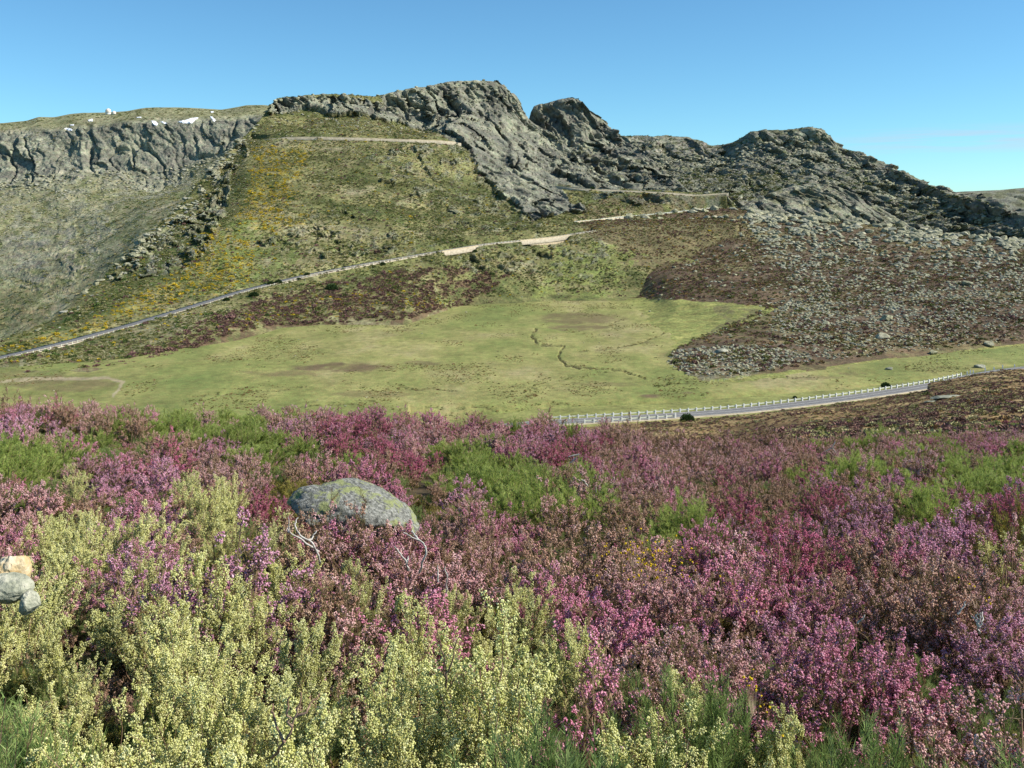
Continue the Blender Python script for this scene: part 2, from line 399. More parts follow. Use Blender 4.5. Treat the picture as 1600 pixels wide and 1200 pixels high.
# benches for the roads
def bench(sh, road, w0, w1, tmin, tmax):
    ys = np.interp(sh.S, [p[0] for p in road], [p[1] for p in road], left=-1e4, right=-1e4)
    zz = np.interp(sh.S, [p[0] for p in road], [CAMZ - (p[2] - HZ) / F * p[1] for p in road])
    d = np.abs(sh.Y - ys); w = (1 - sstep(w0, w1, d)) * ((sh.T > tmin) & (sh.T < tmax))
    sh.Z = sh.Z * (1 - w) + (zz - .5) * w
    return w
for rd, w0, w1, a, b in ((ROAD, 5, 13, 1.2, 3.4), (ROAD2, 5, 12, 2.2, 4.0), (ROAD3, 5, 12, 3.3, 5.2), (ROAD4, 6, 13, 3.3, 5.2)):
    bench(G, rd, w0, w1, a, b)
DIGS = [(ROAD, 690, 748, 4.5), (ROAD, 812, 892, 7.5), (ROAD2, 900, 964, 8.5), (ROAD3, 866, 926, 3.0), (ROAD3, 926, 1090, 1.6), (ROAD4, 440, 716, 3.4)]
def dig(sh):
    for rd, a, b, dp in DIGS:
        ys = np.interp(sh.S, [q[0] for q in rd], [q[1] for q in rd]); zz = np.interp(sh.S, [q[0] for q in rd], [CAMZ - (q[2] - HZ) / F * q[1] for q in rd])
        e = ys - sh.Y; k = sstep(a, a + 8, sh.S) * (1 - sstep(b - 8, b, sh.S)) * (e > 4.8) * (1 - sstep(11, 20, e))
        sh.Z = np.where(k > .01, np.minimum(sh.Z, zz - dp * k), sh.Z)
dig(G)
n1 = fbm(X / 45, Y / 45, Z / 20, 5, 40, .6); n2 = fbm(X / 9, Y / 9, Z / 6, 4, 41, .7)
col = cramp(.5 + .75 * n1 + .45 * n2, OLIVE)
dk = region(S0, PY0, [(560, 240), (620, 255), (760, 320), (830, 350), (700, 380), (620, 345), (560, 300)], 12, 24, 14, .55)
col = blend(col, dk * .75, (0.055, 0.07, 0.022))
col = blend(col, region(S0, PY0, [(345, 345), (430, 350), (470, 400), (430, 435), (300, 470), (250, 470), (330, 400)], 13, 18, 8, .8) * .7, (0.13, 0.165, 0.045))
col = blend(col, region(S0, PY0, [(330, 320), (280, 345), (200, 425), (90, 500), (30, 535), (150, 500), (240, 445), (310, 400), (345, 345)], 14, 10, 8, .85) * .8, (0.075, 0.105, 0.03))
for k, pl in enumerate(([(390, 225), (480, 225), (485, 265), (420, 262), (395, 262)], [(395, 262), (470, 270), (440, 340), (500, 330), (430, 370), (370, 345)], [(0, 545), (120, 512), (250, 445), (330, 395), (400, 400), (390, 440), (230, 490), (100, 530), (0, 556)])):
    col = blend(col, region(S0, PY0, pl, 60 + k, 22, 10, .36, 22) * .6, (0.32, 0.24, 0.045))
hb = region(S0, PY0, [(60, 585), (170, 560), (300, 515), (380, 480), (470, 450), (600, 425), (720, 420), (790, 435), (740, 470), (640, 510), (440, 515), (350, 545), (230, 580)], 15, 22, 9, .8)
col = blend(col, hb * .9, (0.12, 0.08, 0.05))
col = blend(col, region(S0, PY0, [(0, 568), (120, 545), (300, 495), (420, 462), (480, 450), (420, 480), (330, 510), (200, 545), (100, 600), (0, 600)], 16, 18, 7, .5, 20) * .7, (0.27, 0.24, 0.15))
pr_ = region(S0, PY0, [(900, 352), (1200, 330), (1200, 420), (985, 420), (960, 385)], 19, 16, 6); kn_ = region(S0, PY0, [(960, 306), (1150, 303), (1150, 335), (900, 345), (880, 325)], 20, 16, 5, .8)
col = blend(col, pr_ * .85, (0.125, 0.105, 0.055)); col = blend(col, kn_ * .7, (0.17, 0.14, 0.085))
col = blend(col, region(S0, PY0, [(850, 385), (940, 378), (1010, 400), (960, 470), (820, 470), (860, 430)], 17, 20, 10, .7) * .8, (0.17, 0.195, 0.06))
col = blend(col, region(S0, PY0, [(470, 218), (720, 226), (700, 245), (560, 232)], 18, 14, 6, .5, 18) * .6, (0.3, 0.25, 0.14))
pth = np.minimum(linedist(S0, PY0, [(395, 225), (345, 330), (338, 380), (325, 425), (305, 455), (292, 482), (285, 540)]), 99)
col = blend(col, (1 - sstep(.8, 3.0, pth + 1.5 * n2)) * .5, (0.3, 0.27, 0.15))
rn = .45 + .7 * fbm(X / 20, Y / 20, Z / 25, 5, 42, .65) + .25 * n2
col = blend(col, rock * sstep(-.75, .15, fbm(X / 14, Y / 14, Z / 9, 4, 43, .6) + .65 * peak), (0, 0, 0)) + (rock * sstep(-.75, .15, fbm(X / 14, Y / 14, Z / 9, 4, 43, .6) + .65 * peak))[..., None] * cramp(rn, ROCKC)
build_sheet(G, 'hill', M['hill'], col, rock)

# ---- boulder slope on the right
crR = [(820, 770, 392), (860, 800, 374), (893, 862, 349), (920, 872, 347), (960, 900, 342), (1060, 962, 333), (1112, 988, 326), (1150, 990, 325), (1200, 980, 334), (1300, 940, 345), (1400, 900, 357), (1600, 850, 378), (1900, 800, 400), (2400, 760, 430)]
FT = [(820, 640, -3), (900, 610, -1), (980, 520, -2.2), (1025, 400, -2), (1060, 362, -.9), (1100, 357, -.2), (1150, 355, 0), (1270, 380, 0), (1400, 410, 0), (1600, 449, 0), (1900, 496, 0), (2400, 500, 0)]
s = cols(860, 1640, 1.5, 40, 600)
R_ = sheet(s, [
    ('z', [(a, b - 40, -6) for a, b, c in FT]),
    ('z', [(a, b, .2 + c) for a, b, c in FT]),
    ('z', [(820, 680, -4), (900, 682, -1), (1000, 690, .5), (1050, 560, 1.5), (1150, 500, 3.2), (1270, 520, 5), (1400, 540, 9), (1600, 560, 14), (2400, 600, 18)]),
    [(820, 740, 420), (900, 760, 405), (1000, 790, 400), (1150, 760, 405), (1270, 740, 410), (1400, 720, 415), (1600, 700, 420), (2400, 690, 440)],
    ('c', 3, crR),
    ('c', 4, [(a, b + 40, c + 4) for a, b, c in crR]),
    ('z', [(a, b + 130, -20) for a, b, c in crR])],
    [5, 75, 110, 130, 10, 8])
S1, PY1 = proj(R_); X, Y, Z = R_.X, R_.Y, R_.Z
ncr = np.clip(np.abs(R_.T - 4) * 2, .15, 1)
R_.Z = Z + ncr * sstep(1, 2.2, R_.T) * (2.2 * fbm(X / 60, Y / 60, Z * 0, 3, 71) + .7 * fbm(X / 12, Y / 12, Z * 0, 3, 72)) + .3 * (R_.T > 1) * fbm(X / 5, Y / 5, Z * 0, 2, 73) * ncr
R_.Z = R_.Z - 4.0 * (1 - sstep(890, 1010, R_.S)) * sstep(1, 1.8, R_.T) * (1 - sstep(3.2, 3.8, R_.T))
bench(R_, ROAD2, 4, 10, 3.0, 5.0)
n1 = fbm(X / 40, Y / 40, Z / 20, 5, 74, .6); n2 = fbm(X / 8, Y / 8, Z / 6, 4, 75, .7)
col = cramp(.5 + .7 * n1 + .4 * n2, PURP)
grs = (0.2, 0.215, 0.068)
col = blend(col, region(S1, PY1, [(940, 360), (1010, 380), (1080, 390), (1100, 420), (1000, 400), (975, 470), (880, 480), (900, 400)], 76, 14, 10, .6) * .75, grs)
col = blend(col, region(S1, PY1, [(860, 460), (1100, 474), (1230, 482), (1150, 510), (1060, 538), (1010, 600), (860, 600)], 77, 14, 6) * .95, (0.225, 0.235, 0.075))
col = blend(col, region(S1, PY1, [(1100, 478), (1260, 486), (1180, 505), (1080, 530), (1130, 500)], 79, 14, 6, .7) * .6, (0.15, 0.13, 0.07))
col = blend(col, region(S1, PY1, [(1010, 610), (1060, 598), (1270, 577), (1400, 560), (1640, 533), (1640, 620), (1000, 630)], 78, 8, 3) * .95, (0.225, 0.235, 0.075))
col = blend(col, region(S1, PY1, [(1150, 330), (1330, 345), (1400, 420), (1300, 470), (1200, 440), (1120, 370)], 80, 20, 10, .5, 24) * .25, (0.25, 0.24, 0.17))
rockR = region(S1, PY1, [(1060, 545), (1200, 540), (1270, 560), (1150, 592), (1055, 600), (1005, 596)], 81, 12, 4, .7, 20) * .4
rockR = np.maximum(rockR, region(S1, PY1, [(1150, 330), (1640, 380), (1640, 525), (1300, 560), (1200, 540), (1230, 430)], 82, 16, 6, .30, 20) * .25)
col = blend(col, rockR, (0.25, 0.25, 0.2))
build_sheet(R_, 'boulder_slope', M['hill'], col, rockR)

# ---- rocky tower behind the summit
s = cols(770, 1130, 1.3, 30, 40)
crT = [(740, 1430, 260), (780, 1430, 240), (822, 1410, 205), (828, 1400, 176), (834, 1398, 166), (850, 1396, 161), (868, 1396, 157), (890, 1398, 154), (902, 1398, 157), (912, 1396, 168), (925, 1392, 180), (943, 1385, 190), (956, 1375, 203), (965, 1370, 213), (1000, 1300, 236), (1030, 1220, 262), (1055, 1150, 284), (1070, 1100, 299), (1090, 1080, 322), (1180, 1050, 350)]
Tw = sheet(s, [
    [(740, 1320, 300), (840, 1290, 250), (860, 1270, 242), (900, 1190, 274), (935, 1110, 293), (960, 1060, 304), (1010, 1010, 309), (1067, 1000, 310), (1180, 1000, 330)],
    [(740, 1350, 270), (830, 1345, 222), (870, 1325, 222), (900, 1290, 234), (950, 1215, 252), (1000, 1150, 272), (1050, 1080, 294), (1075, 1030, 306), (1180, 1030, 340)],
    [(740, 1400, 262), (828, 1376, 196), (870, 1366, 186), (902, 1366, 186), (925, 1358, 204), (950, 1345, 220), (1000, 1240, 248), (1050, 1130, 288), (1075, 1085, 304), (1180, 1040, 345)],
    ('c', 1.3, crT), ('c', 2, [(a, b + 25, c + 8) for a, b, c in crT]), ('z', [(a, b + 220, 0) for a, b, c in crT])],
    [50, 60, 40, 10, 12])
rk = np.ones_like(Tw.Y) * np.clip(np.abs(Tw.T - 3) * 2.4, .3, 1) * sstep(0, .7, Tw.T)
Sx, Px = proj(Tw); crag(Tw, rk, 18.0, 30.0, 91, 0.5)
rn = .42 + .7 * fbm(Tw.X / 20, Tw.Y / 20, Tw.Z / 25, 5, 92, .65)
col = cramp(rn, ROCKC); gm = region(Sx, Px, [(860, 215), (1000, 260), (1060, 300), (940, 280)], 93, 20, 10, .4, 20) * .6
col = blend(col, gm, (0.14, 0.145, 0.07))
build_sheet(Tw, 'rock_tower', M['far'], col, rk * 0 + 1)

# ---- back ridge and the flat-topped peak on the right
crB = [(860, 1800, 225), (965, 1750, 212), (1000, 1750, 212), (1050, 1740, 214), (1080, 1735, 215), (1095, 1730, 221), (1112, 1725, 227), (1130, 1700, 226), (1150, 1680, 220), (1158, 1660, 216), (1172, 1630, 207), (1195, 1610, 203.5), (1235, 1605, 202), (1268, 1600, 200.5), (1282, 1598, 204), (1292, 1596, 212), (1300, 1590, 224), (1340, 1550, 245), (1365, 1520, 258), (1395, 1480, 264), (1412, 1450, 267), (1424, 1420, 278), (1440, 1400, 288), (1480, 1300, 303), (1500, 1280, 306), (1530, 1250, 315), (1560, 1200, 330), (1600, 1150, 341), (1700, 1100, 352), (1900, 1050, 372), (2300, 1050, 400)]
def off(c, f): return [(a, b + f(a)[0], v + f(a)[1]) for a, b, v in c]
s = cols(900, 1640, 1.5, 60, 600)
Bk = sheet(s, [
    [(860, 1150, 345), (1150, 1150, 345), (1270, 1150, 350), (1400, 1050, 372), (1500, 1020, 386), (1600, 1000, 404), (2300, 960, 430)],
    [(860, 1450, 290), (1090, 1400, 290), (1150, 1330, 300), (1220, 1300, 305), (1300, 1300, 305), (1340, 1330, 310), (1400, 1280, 330), (1450, 1230, 345), (1500, 1180, 362), (1600, 1095, 388), (2300, 1000, 415)],
    [(860, 1650, 250), (1090, 1620, 252), (1130, 1600, 255), (1160, 1590, 238), (1200, 1580, 226), (1270, 1575, 224), (1295, 1560, 238), (1340, 1500, 268), (1380, 1450, 282), (1412, 1400, 300), (1440, 1360, 315), (1480, 1275, 330), (1530, 1225, 345), (1560, 1180, 355), (1600, 1130, 370), (2300, 1030, 410)],
    ('c', 1.5, crB), ('c', 3, off(crB, lambda a: (50, 5))), ('z', [(a, b + 400, -60) for a, b, c in crB])],
    [60, 90, 60, 12, 14])
Sx, Px = proj(Bk); X, Y, Z = Bk.X, Bk.Y, Bk.Z
ncr = np.clip(np.abs(Bk.T - 3) * 2.2, .3, 1)
grn = region(Sx, Px, [(1060, 262), (1130, 270), (1250, 265), (1270, 285), (1200, 320), (1130, 320), (1060, 300)], 95, 24, 10, .6, 30)
rk = np.clip(1 - .55 * grn, 0, 1) * ncr
Bk.Z = Z + ncr * (6 * fbm(X / 90, Y / 90, Z * 0, 3, 96) + 3 * fbm(X / 28, Y / 28, Z * 0, 3, 97))
dkr = sstep(1300, 1400, Sx)
crag(Bk, rk * (1 + .7 * dkr), 16.0, 34.0, 98, 0.5)
cb = cramp(.45 + .6 * fbm(X / 30, Y / 30, Z / 20, 5, 99, .6) + .3 * fbm(X / 6, Y / 6, Z / 6, 3, 89), ROCKC)
cb = blend(cb, (1 - sstep(-.15, .25, fbm(X / 18, Y / 18, Z / 9, 4, 94, .65) + .25 - .5 * grn)) * .7, (0.095, 0.10, 0.05))
cb = blend(cb, region(Sx, Px, [(980, 215), (1110, 225), (1150, 240), (1110, 262), (1000, 240)], 90, 20, 10, .4, 18) * .5, (0.36, 0.32, 0.27))
build_sheet(Bk, 'mountain_ridge', M['far'], cb, rk)

# ---- rounded knoll in front of that peak
crK = [(1120, 1120, 345), (1150, 1130, 330), (1171, 1150, 314), (1196, 1160, 304), (1217, 1170, 297), (1240, 1180, 290), (1271, 1190, 286), (1310, 1190, 292), (1350, 1180, 312), (1400, 1150, 340), (1450, 1130, 370)]
s = cols(1140, 1430, 1.5)
Kn = sheet(s, [[(1120, 1060, 360), (1300, 1080, 360), (1450, 1050, 380)], [(1120, 1080, 350), (1190, 1110, 330), (1240, 1120, 322), (1300, 1125, 325), (1380, 1110, 352), (1450, 1080, 375)],
    off(crK, lambda a: (-22, 8)), ('c', 2, crK), off(crK, lambda a: (60, 14)), ('z', [(1120, 1320, 0), (1450, 1320, 0)])], [20, 50, 16, 12, 10])
crag(Kn, np.ones_like(Kn.Y) * np.clip(np.abs(Kn.T - 3) * 2, .35, 1), 10.0, 22.0, 111, 0.8)
build_sheet(Kn, 'rocky_knoll', M['far'], blend(cramp(.55 + .6 * fbm(Kn.X / 16, Kn.Y / 16, Kn.Z / 12, 5, 112, .6), ROCKC), sstep(.05, .4, fbm(Kn.X / 14, Kn.Y / 14, Kn.Z / 9, 4, 113)) * .6, (0.12, 0.12, 0.06)), np.ones_like(Kn.Y))

# ---- high plateau on the left with its rock wall
crP = [(-700, 2100, 230), (-300, 2100, 214), (0, 2100, 194), (42, 2100, 190), (60, 2100, 184), (85, 2100, 185), (110, 2105, 180), (130, 2110, 178), (165, 2120, 177.5), (200, 2130, 175), (225, 2150, 170), (245, 2150, 169), (300, 2150, 170), (345, 2150, 173), (370, 2150, 169), (385, 2150, 166), (410, 2150, 165.5), (440, 2150, 168), (520, 2150, 170)]
s = cols(-40, 470, 1.5, 500)
Pl = sheet(s, [
    [(-700, 1230, 600), (0, 1250, 560), (75, 1250, 540), (150, 1260, 490), (222, 1280, 430), (300, 1330, 360), (400, 1450, 260), (500, 1600, 240)],
    [(-700, 1320, 520), (0, 1320, 495), (75, 1320, 475), (150, 1330, 440), (222, 1360, 385), (300, 1430, 325), (400, 1550, 240), (500, 1700, 220)],
    [(-700, 1400, 420), (0, 1470, 385), (50, 1480, 380), (120, 1500, 370), (170, 1520, 350), (222, 1550, 325), (300, 1650, 292), (400, 1750, 228), (500, 1800, 210)],
    [(-700, 1800, 330), (0, 1780, 300), (100, 1800, 290), (170, 1830, 285), (230, 1860, 288), (260, 1870, 285), (320, 1880, 262), (400, 1900, 220), (500, 1900, 200)],
    [(-700, 1900, 300), (0, 1900, 262), (60, 1910, 248), (140, 1920, 250), (200, 1930, 246), (260, 1940, 240), (330, 1960, 228), (400, 1970, 206), (500, 1980, 190)],
    [(-700, 2000, 240), (0, 1990, 207), (60, 1990, 203), (130, 1990, 200), (200, 1990, 194), (300, 2000, 192), (360, 2020, 190), (400, 2030, 184), (500, 2040, 178)],
    ('c', 2, crP), ('c', 5, off(crP, lambda a: (300, 4))), ('z', [(a, 3200, 100) for a, b, c in crP])],
    [30, 60, 60, 36, 56, 30, 10, 8])
Sx, Px = proj(Pl); X, Y, Z = Pl.X, Pl.Y, Pl.Z
clf = sstep(3.0, 3.6, Pl.T) * (1 - sstep(4.9, 5.3, Pl.T)); clf = np.maximum(clf, region(Sx, Px, [(180, 235), (270, 235), (275, 292), (225, 296), (180, 270)], 116, 20, 10) * .9)
rk = np.clip(clf + region(Sx, Px, [(0, 230), (300, 240), (300, 290), (180, 320), (150, 400), (110, 450), (0, 450)], 117, 30, 14, .75, 50) * .75 + region(Sx, Px, [(0, 370), (110, 360), (130, 420), (60, 440), (0, 430)], 118, 20, 10) * .6, 0, 1)
ncr = np.clip(np.abs(Pl.T - 6) * 1.4, .12, 1)
Pl.Z = Z + ncr * (7 * fbm(X / 110, Y / 110, Z * 0, 3, 119) + 2.5 * fbm(X / 30, Y / 30, Z * 0, 3, 120)) * (1 - .6 * sstep(5, 5.6, Pl.T))
crag(Pl, rk * ncr * (.35 + .65 * clf), 10.0, 48.0, 121, 0.8)
n1 = fbm(X / 60, Y / 60, Z / 30, 5, 122, .6)
col = cramp(.62 + .6 * n1, [(0, (0.11, 0.12, 0.05)), (0.4, (0.19, 0.19, 0.10)), (0.7, (0.26, 0.25, 0.15)), (1, (0.32, 0.29, 0.2))])
col = blend(col, region(Sx, Px, [(0, 455), (180, 400), (260, 330), (300, 300), (330, 285), (150, 445), (60, 515), (0, 530)], 123, 26, 10, .45, 50) * .5, (0.30, 0.235, 0.135))
col = blend(col, region(Sx, Px, [(140, 470), (330, 290), (290, 330), (220, 385), (120, 470), (30, 530)], 124, 12, 8) * .5, (0.16, 0.19, 0.07))
col = blend(col, region(Sx, Px, [(90, 395), (140, 370), (170, 400), (110, 440)], 125, 26, 14, .5, 14) * .6, (0.42, 0.38, 0.3))
col = blend(col, region(Sx, Px, [(-40, 250), (330, 240), (300, 330), (200, 440), (80, 520), (-40, 520)], 128, 30, 14, .42, 44) * .75, (0.115, 0.135, 0.055))
rkm = rk * sstep(-.5, .1, fbm(X / 34, Y / 34, Z / 20, 4, 126, .6) + .5 * clf)
col = blend(col, rkm, (0, 0, 0)) + rkm[..., None] * cramp(.55 + .7 * fbm(X / 30, Y / 30, Z / 40, 5, 127, .65), ROCKC)
col = blend(col, sstep(5.2, 5.6, Pl.T) * .6, (0.22, 0.22, 0.12))
build_sheet(Pl, 'plateau', M['far'], col, rk)

# ---- far blue ridge on the right edge
s = cols(1380, 1700, 3, 0, 800)
crF = [(1380, 3300, 316), (1440, 3300, 306), (1480, 3300, 301), (1510, 3300, 299), (1560, 3300, 297), (1600, 3300, 293.5), (1700, 3300, 288), (2500, 3300, 290)]
Fr = sheet(s, [off(crF, lambda a: (-900, 120)), off(crF, lambda a: (-350, 34)), ('c', 3, crF), ('z', [(a, b + 900, 0) for a, b, c in crF])], [30, 40, 10])
crag(Fr, np.clip(np.abs(Fr.T - 2) * 2, .25, 1), 12, 70, 131)
build_sheet(Fr, 'distant_ridge', M['far'], blend(cramp(.5 + .6 * fbm(Fr.X / 50, Fr.Y / 50, Fr.Z / 30, 5, 132, .6), ROCKC), sstep(-.1, .3, fbm(Fr.X / 40, Fr.Y / 40, Fr.Z / 30, 4, 133)), (0.13, 0.135, 0.08)), np.ones_like(Fr.Y))

# ---- meadow
s = cols(-40, 1640, 1.7, 500, 700)
pys = [345, 400, 440, 470, 500, 530, 560, 590, 620, 660, 700][::-1]
Md = sheet(s, [('z', [(-700, 94200 / (p - 330.0), 0), (2500, 94200 / (p - 330.0), 0)]) for p in pys[:]][:8], [10, 26, 22, 22, 22, 22, 22], 1)
Sx, Px = proj(Md); X, Y = Md.X, Md.Y
STREAMS = [[(838, 516), (828, 527), (842, 538), (880, 540), (873, 555), (884, 570), (930, 575), (975, 580), (1010, 592)], [(1090, 500), (1020, 530), (960, 545), (900, 549)], [(600, 596), (640, 607), (720, 610)], [(660, 634), (760, 634), (800, 640)],
    [(300, 620), (420, 610), (480, 603)], [(1040, 600), (1120, 596), (1200, 590), (1300, 588)], [(860, 630), (1000, 628), (1100, 628)], [(1030, 485), (990, 497), (960, 503)], [(570, 630), (470, 632)]]
wpx = Sx + 6 * fbm(Sx / 30, Px / 8, Px * 0, 4, 140, .6); wpy = Px + 3 * fbm(Sx / 25, Px / 8, Px * 0, 4, 141, .6)
stm = np.zeros_like(X)
for k, l in enumerate(STREAMS): stm = np.maximum(stm, (1 - sstep(.3, 1.7 if k == 0 else 1.2, linedist(wpx, wpy * 1.0, l))) * (.9 if k == 0 else .5))
stm *= sstep(-.35, .15, fbm(Sx / 12, Px / 6, Px * 0, 3, 142) + .1)
Md.Z = Md.Z + .6 * fbm(X / 60, Y / 60, X * 0, 3, 143) + .25 * fbm(X / 10, Y / 14, X * 0, 3, 144) - .8 * stm
_fy = np.interp(Md.S, [p[0] for p in FOOT], [p[1] for p in FOOT])
Md.Z = Md.Z - sstep(18, 70, Md.Y - _fy) * (1 - sstep(560, 700, Md.S)) * 70
_ry = np.interp(Md.S, [780, 1050, 1330, 1480, 1620], [286, 299, 321, 343, 378]); Md.Z = Md.Z - 3.4 * (1 - sstep(8, 30, Md.Y - _ry)) * (Md.S > 640)
n1 = fbm(X / 50, Y / 120, X * 0, 5, 145, .6); n2 = fbm(X / 10, Y / 22, X * 0, 4, 146, .65)
col = cramp(.5 + .8 * n1 + .35 * n2, [(0, (0.13, 0.17, 0.05)), (0.4, (0.195, 0.21, 0.068)), (0.7, (0.25, 0.24, 0.09)), (1, (0.30, 0.265, 0.13))])
fine = fbm(X / 2.2, Y / 4.5, X * 0, 3, 148, .7); col = col * (1 + .18 * fine)[..., None]
for k, (cx, cy, rx, ry, a) in enumerate([(540, 574, 85, 8, .8), (440, 583, 70, 5, .5), (900, 497, 75, 9, .55), (905, 512, 50, 5, .6), (660, 567, 30, 4, .5), (580, 615, 70, 6, .4), (1070, 500, 45, 8, .45), (1080, 555, 60, 10, .3), (1015, 618, 20, 3, .8), (1070, 613, 14, 2, .8), (950, 600, 60, 4, .3), (900, 640, 60, 5, .5), (1170, 622, 25, 2.5, .7), (100, 600, 90, 12, .5), (1330, 582, 30, 2, .6), (1270, 590, 60, 3, .4), (820, 645, 60, 4, .5), (30, 590, 90, 14, .35)]):
    d = ((wpx - cx) / rx) ** 2 + ((wpy - cy) / ry) ** 2
    m_ = (1 - sstep(.5, 1.15, d + .5 * n2)) * sstep(-.6, .3, fbm(X / 5, Y / 9, X * 0, 4, 150 + k) + .2) * min(1, a * 1.3)
    col = blend(col, m_, (0.14, 0.105, 0.058))
col = blend(col, stm, (0.05, 0.048, 0.025))
trk = np.minimum(linedist(wpx, wpy, [(0, 596), (100, 592), (170, 590), (193, 598), (186, 608), (176, 622)]), 99)
col = blend(col, (1 - sstep(1.2, 2.8, trk)) * .8, (0.36, 0.30, 0.2))
fl = sstep(.25, .5, fbm(X / 3.0, Y / 4.0, X * 0, 3, 147)) * .35
col = blend(col, fl, (0.12, 0.115, 0.04))
build_sheet(Md, 'meadow', M['meadow'], col, X * 0)

# ---- the heath slope we stand on, down to the near road
NEAR_T = {  # depth of the ground below the eye
    -1200: [2.2, 2.6, 4.4, 6.0, 11.0, 16.0, 27, 48, 58.5, 60.5, 61],
    0: [2.2, 2.55, 4.2, 6.15, 11.5, 17.5, 31, 53, 59.6, 60.6, 61],
    450: [2.2, 2.55, 4.3, 6.55, 11.6, 17.2, 30, 52, 59.6, 60.6, 61],
    850: [2.2, 2.55, 4.3, 6.8, 11.5, 17.0, 29.5, 51, 58.4, 60.6, 61],
    1100: [2.2, 2.55, 4.3, 7.45, 11.5, 15.2, 26, 48, 58.6, 60.6, 61],
    1300: [2.2, 2.55, 4.3, 7.4, 10.9, 13.8, 22, 42, 56.5, 60.6, 61],
    1600: [2.2, 2.55, 4.3, 7.4, 10.6, 13.2, 20.8, 36.8, 48.5, 55.0, 61],
    2600: [2.2, 2.55, 4.3, 7.2, 10.0, 12.5, 18, 27, 34, 40, 52]}
NY = np.array([0, 3, 13, 30, 45, 60, 100, 200, 290, 345, 410.0])
_ks = np.array(sorted(NEAR_T)); _tb = np.array([NEAR_T[k] for k in _ks], float)
def near_z(x, y):
    x = np.asarray(x, float); y = np.asarray(y, float)
    sc_ = np.clip(800 + F * x / np.maximum(y, 14.0), _ks[0], _ks[-1])
    D = np.empty(np.broadcast(x, y).shape)
    dk_ = np.array([np.interp(y, NY, r) for r in _tb])
    k = np.clip(np.searchsorted(_ks, sc_) - 1, 0, len(_ks) - 2)
    t = (sc_ - _ks[k]) / (_ks[k + 1] - _ks[k]); t = t * t * (3 - 2 * t)
    idx = np.arange(dk_[0].size).reshape(dk_[0].shape); fl_ = dk_.reshape(len(_ks), -1)
    D = fl_[k.ravel(), idx.ravel()].reshape(k.shape) * (1 - t) + fl_[(k + 1).ravel(), idx.ravel()].reshape(k.shape) * t
    amp = sstep(2, 12, y)
    u = .22 * fbm(x / 5, y / 5, x * 0, 3, 160) * amp + .9 * fbm(x / 30, y / 30, x * 0, 2, 161) * sstep(45, 110, y) * (1 - sstep(230, 300, y))
    return CAMZ - D + u
def near_road_xy(n=260):
    """centre line of the near road"""
    pts = [(640, 280, 684), (780, 286, 667), (850, 289, 660), (950, 293, 655), (1050, 299, 649), (1150, 305, 642), (1250, 313, 631), (1330, 321, 621), (1400, 330, 611), (1440, 336, 604.5), (1480, 343, 598), (1520, 352, 588), (1560, 362, 581), (1620, 378, 573)]
    ss = np.array([p[0] for p in pts]); t = np.linspace(640, 1620, n)
    Yr = gsm(np.interp(t, ss, [p[1] for p in pts]), 16, t); pr = gsm(np.interp(t, ss, [p[2] for p in pts]), 16, t)
    return t, Yr, pr
tS, tY, tP = near_road_xy()
NRX = (tS - 800) / F * tY; NRZ = CAMZ - (tP - HZ) / F * tY
xs = np.concatenate([np.linspace(-60, -16, 24), np.arange(-16, 30, .35), np.linspace(30, 70, 24)])
ysn = np.concatenate([np.linspace(-40, 1, 20), np.arange(1.3, 32, .35)])
XX, YY = np.meshgrid(xs, ysn)
Nr = Sheet(); Nr.X, Nr.Y, Nr.Z = XX, YY, near_z(XX, YY) + .03 * fbm(XX * 3, YY * 3, XX * 0, 2, 3)
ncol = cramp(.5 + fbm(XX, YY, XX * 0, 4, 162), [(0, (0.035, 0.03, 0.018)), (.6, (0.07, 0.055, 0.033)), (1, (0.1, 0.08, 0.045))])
build_sheet(Nr, 'heath_ground', M['heath'], ncol, XX * 0)
s = cols(-60, 1660, 3.0, 900, 900)
yr = np.concatenate([np.arange(31, 60, .9), np.arange(60, 240, 1.9), np.arange(240, 345, .8), np.linspace(345, 410, 40)])
Fs = Sheet(); Fs.Y = np.broadcast_to(yr[:, None], (len(yr), len(s))).copy(); Fs.S = np.broadcast_to(s, Fs.Y.shape).copy(); Fs.X = (Fs.S - 800) / F * Fs.Y
Fs.Z = near_z(Fs.X, Fs.Y) + .25 * fbm(Fs.X / 3, Fs.Y / 3, Fs.X * 0, 3, 163)
Fs.Z[0] -= .1
ry_ = np.interp(Fs.S, tS, tY, left=tY[0] - 20, right=tY[-1]); rz_ = np.interp(Fs.S, tS, NRZ)
dd = Fs.Y - ry_; w = (1 - sstep(5.0, 14.0, np.abs(dd))) * (Fs.S > 660) * (Fs.S < 1640)
w2 = sstep(4.0, 16.0, dd) * (Fs.S > 660)
Fs.Z = np.where(dd > 0, np.minimum(Fs.Z, rz_ - .3 - .0 * dd), Fs.Z)
Fs.Z = np.where((dd < -4) & (dd > -60) & (Fs.S > 660) & (Fs.S < 1450), np.minimum(Fs.Z, rz_ - .5 + (-dd - 4) * .145), Fs.Z)
Fs.Z = Fs.Z * (1 - w) + (rz_ - .35) * w
Fs.Z = Fs.Z - w2 * np.clip((Fs.Z + 1.2), 0, 60) * sstep(8, 34, dd)
Sx, Px = proj(Fs); X, Y = Fs.X, Fs.Y
n1 = fbm(X / 14, Y / 20, X * 0, 5, 164, .6); n2 = fbm(X / 2.5, Y / 4, X * 0, 4, 165, .7)
col = cramp(.5 + .6 * n1 + .5 * n2, [(0, (0.10, 0.06, 0.03)), (.4, (0.2, 0.13, 0.058)), (.7, (0.29, 0.205, 0.095)), (1, (0.36, 0.28, 0.15))])
grm = 1 - sstep(-2.0, 5.0, -(dd) - 6 + 6 * n1)
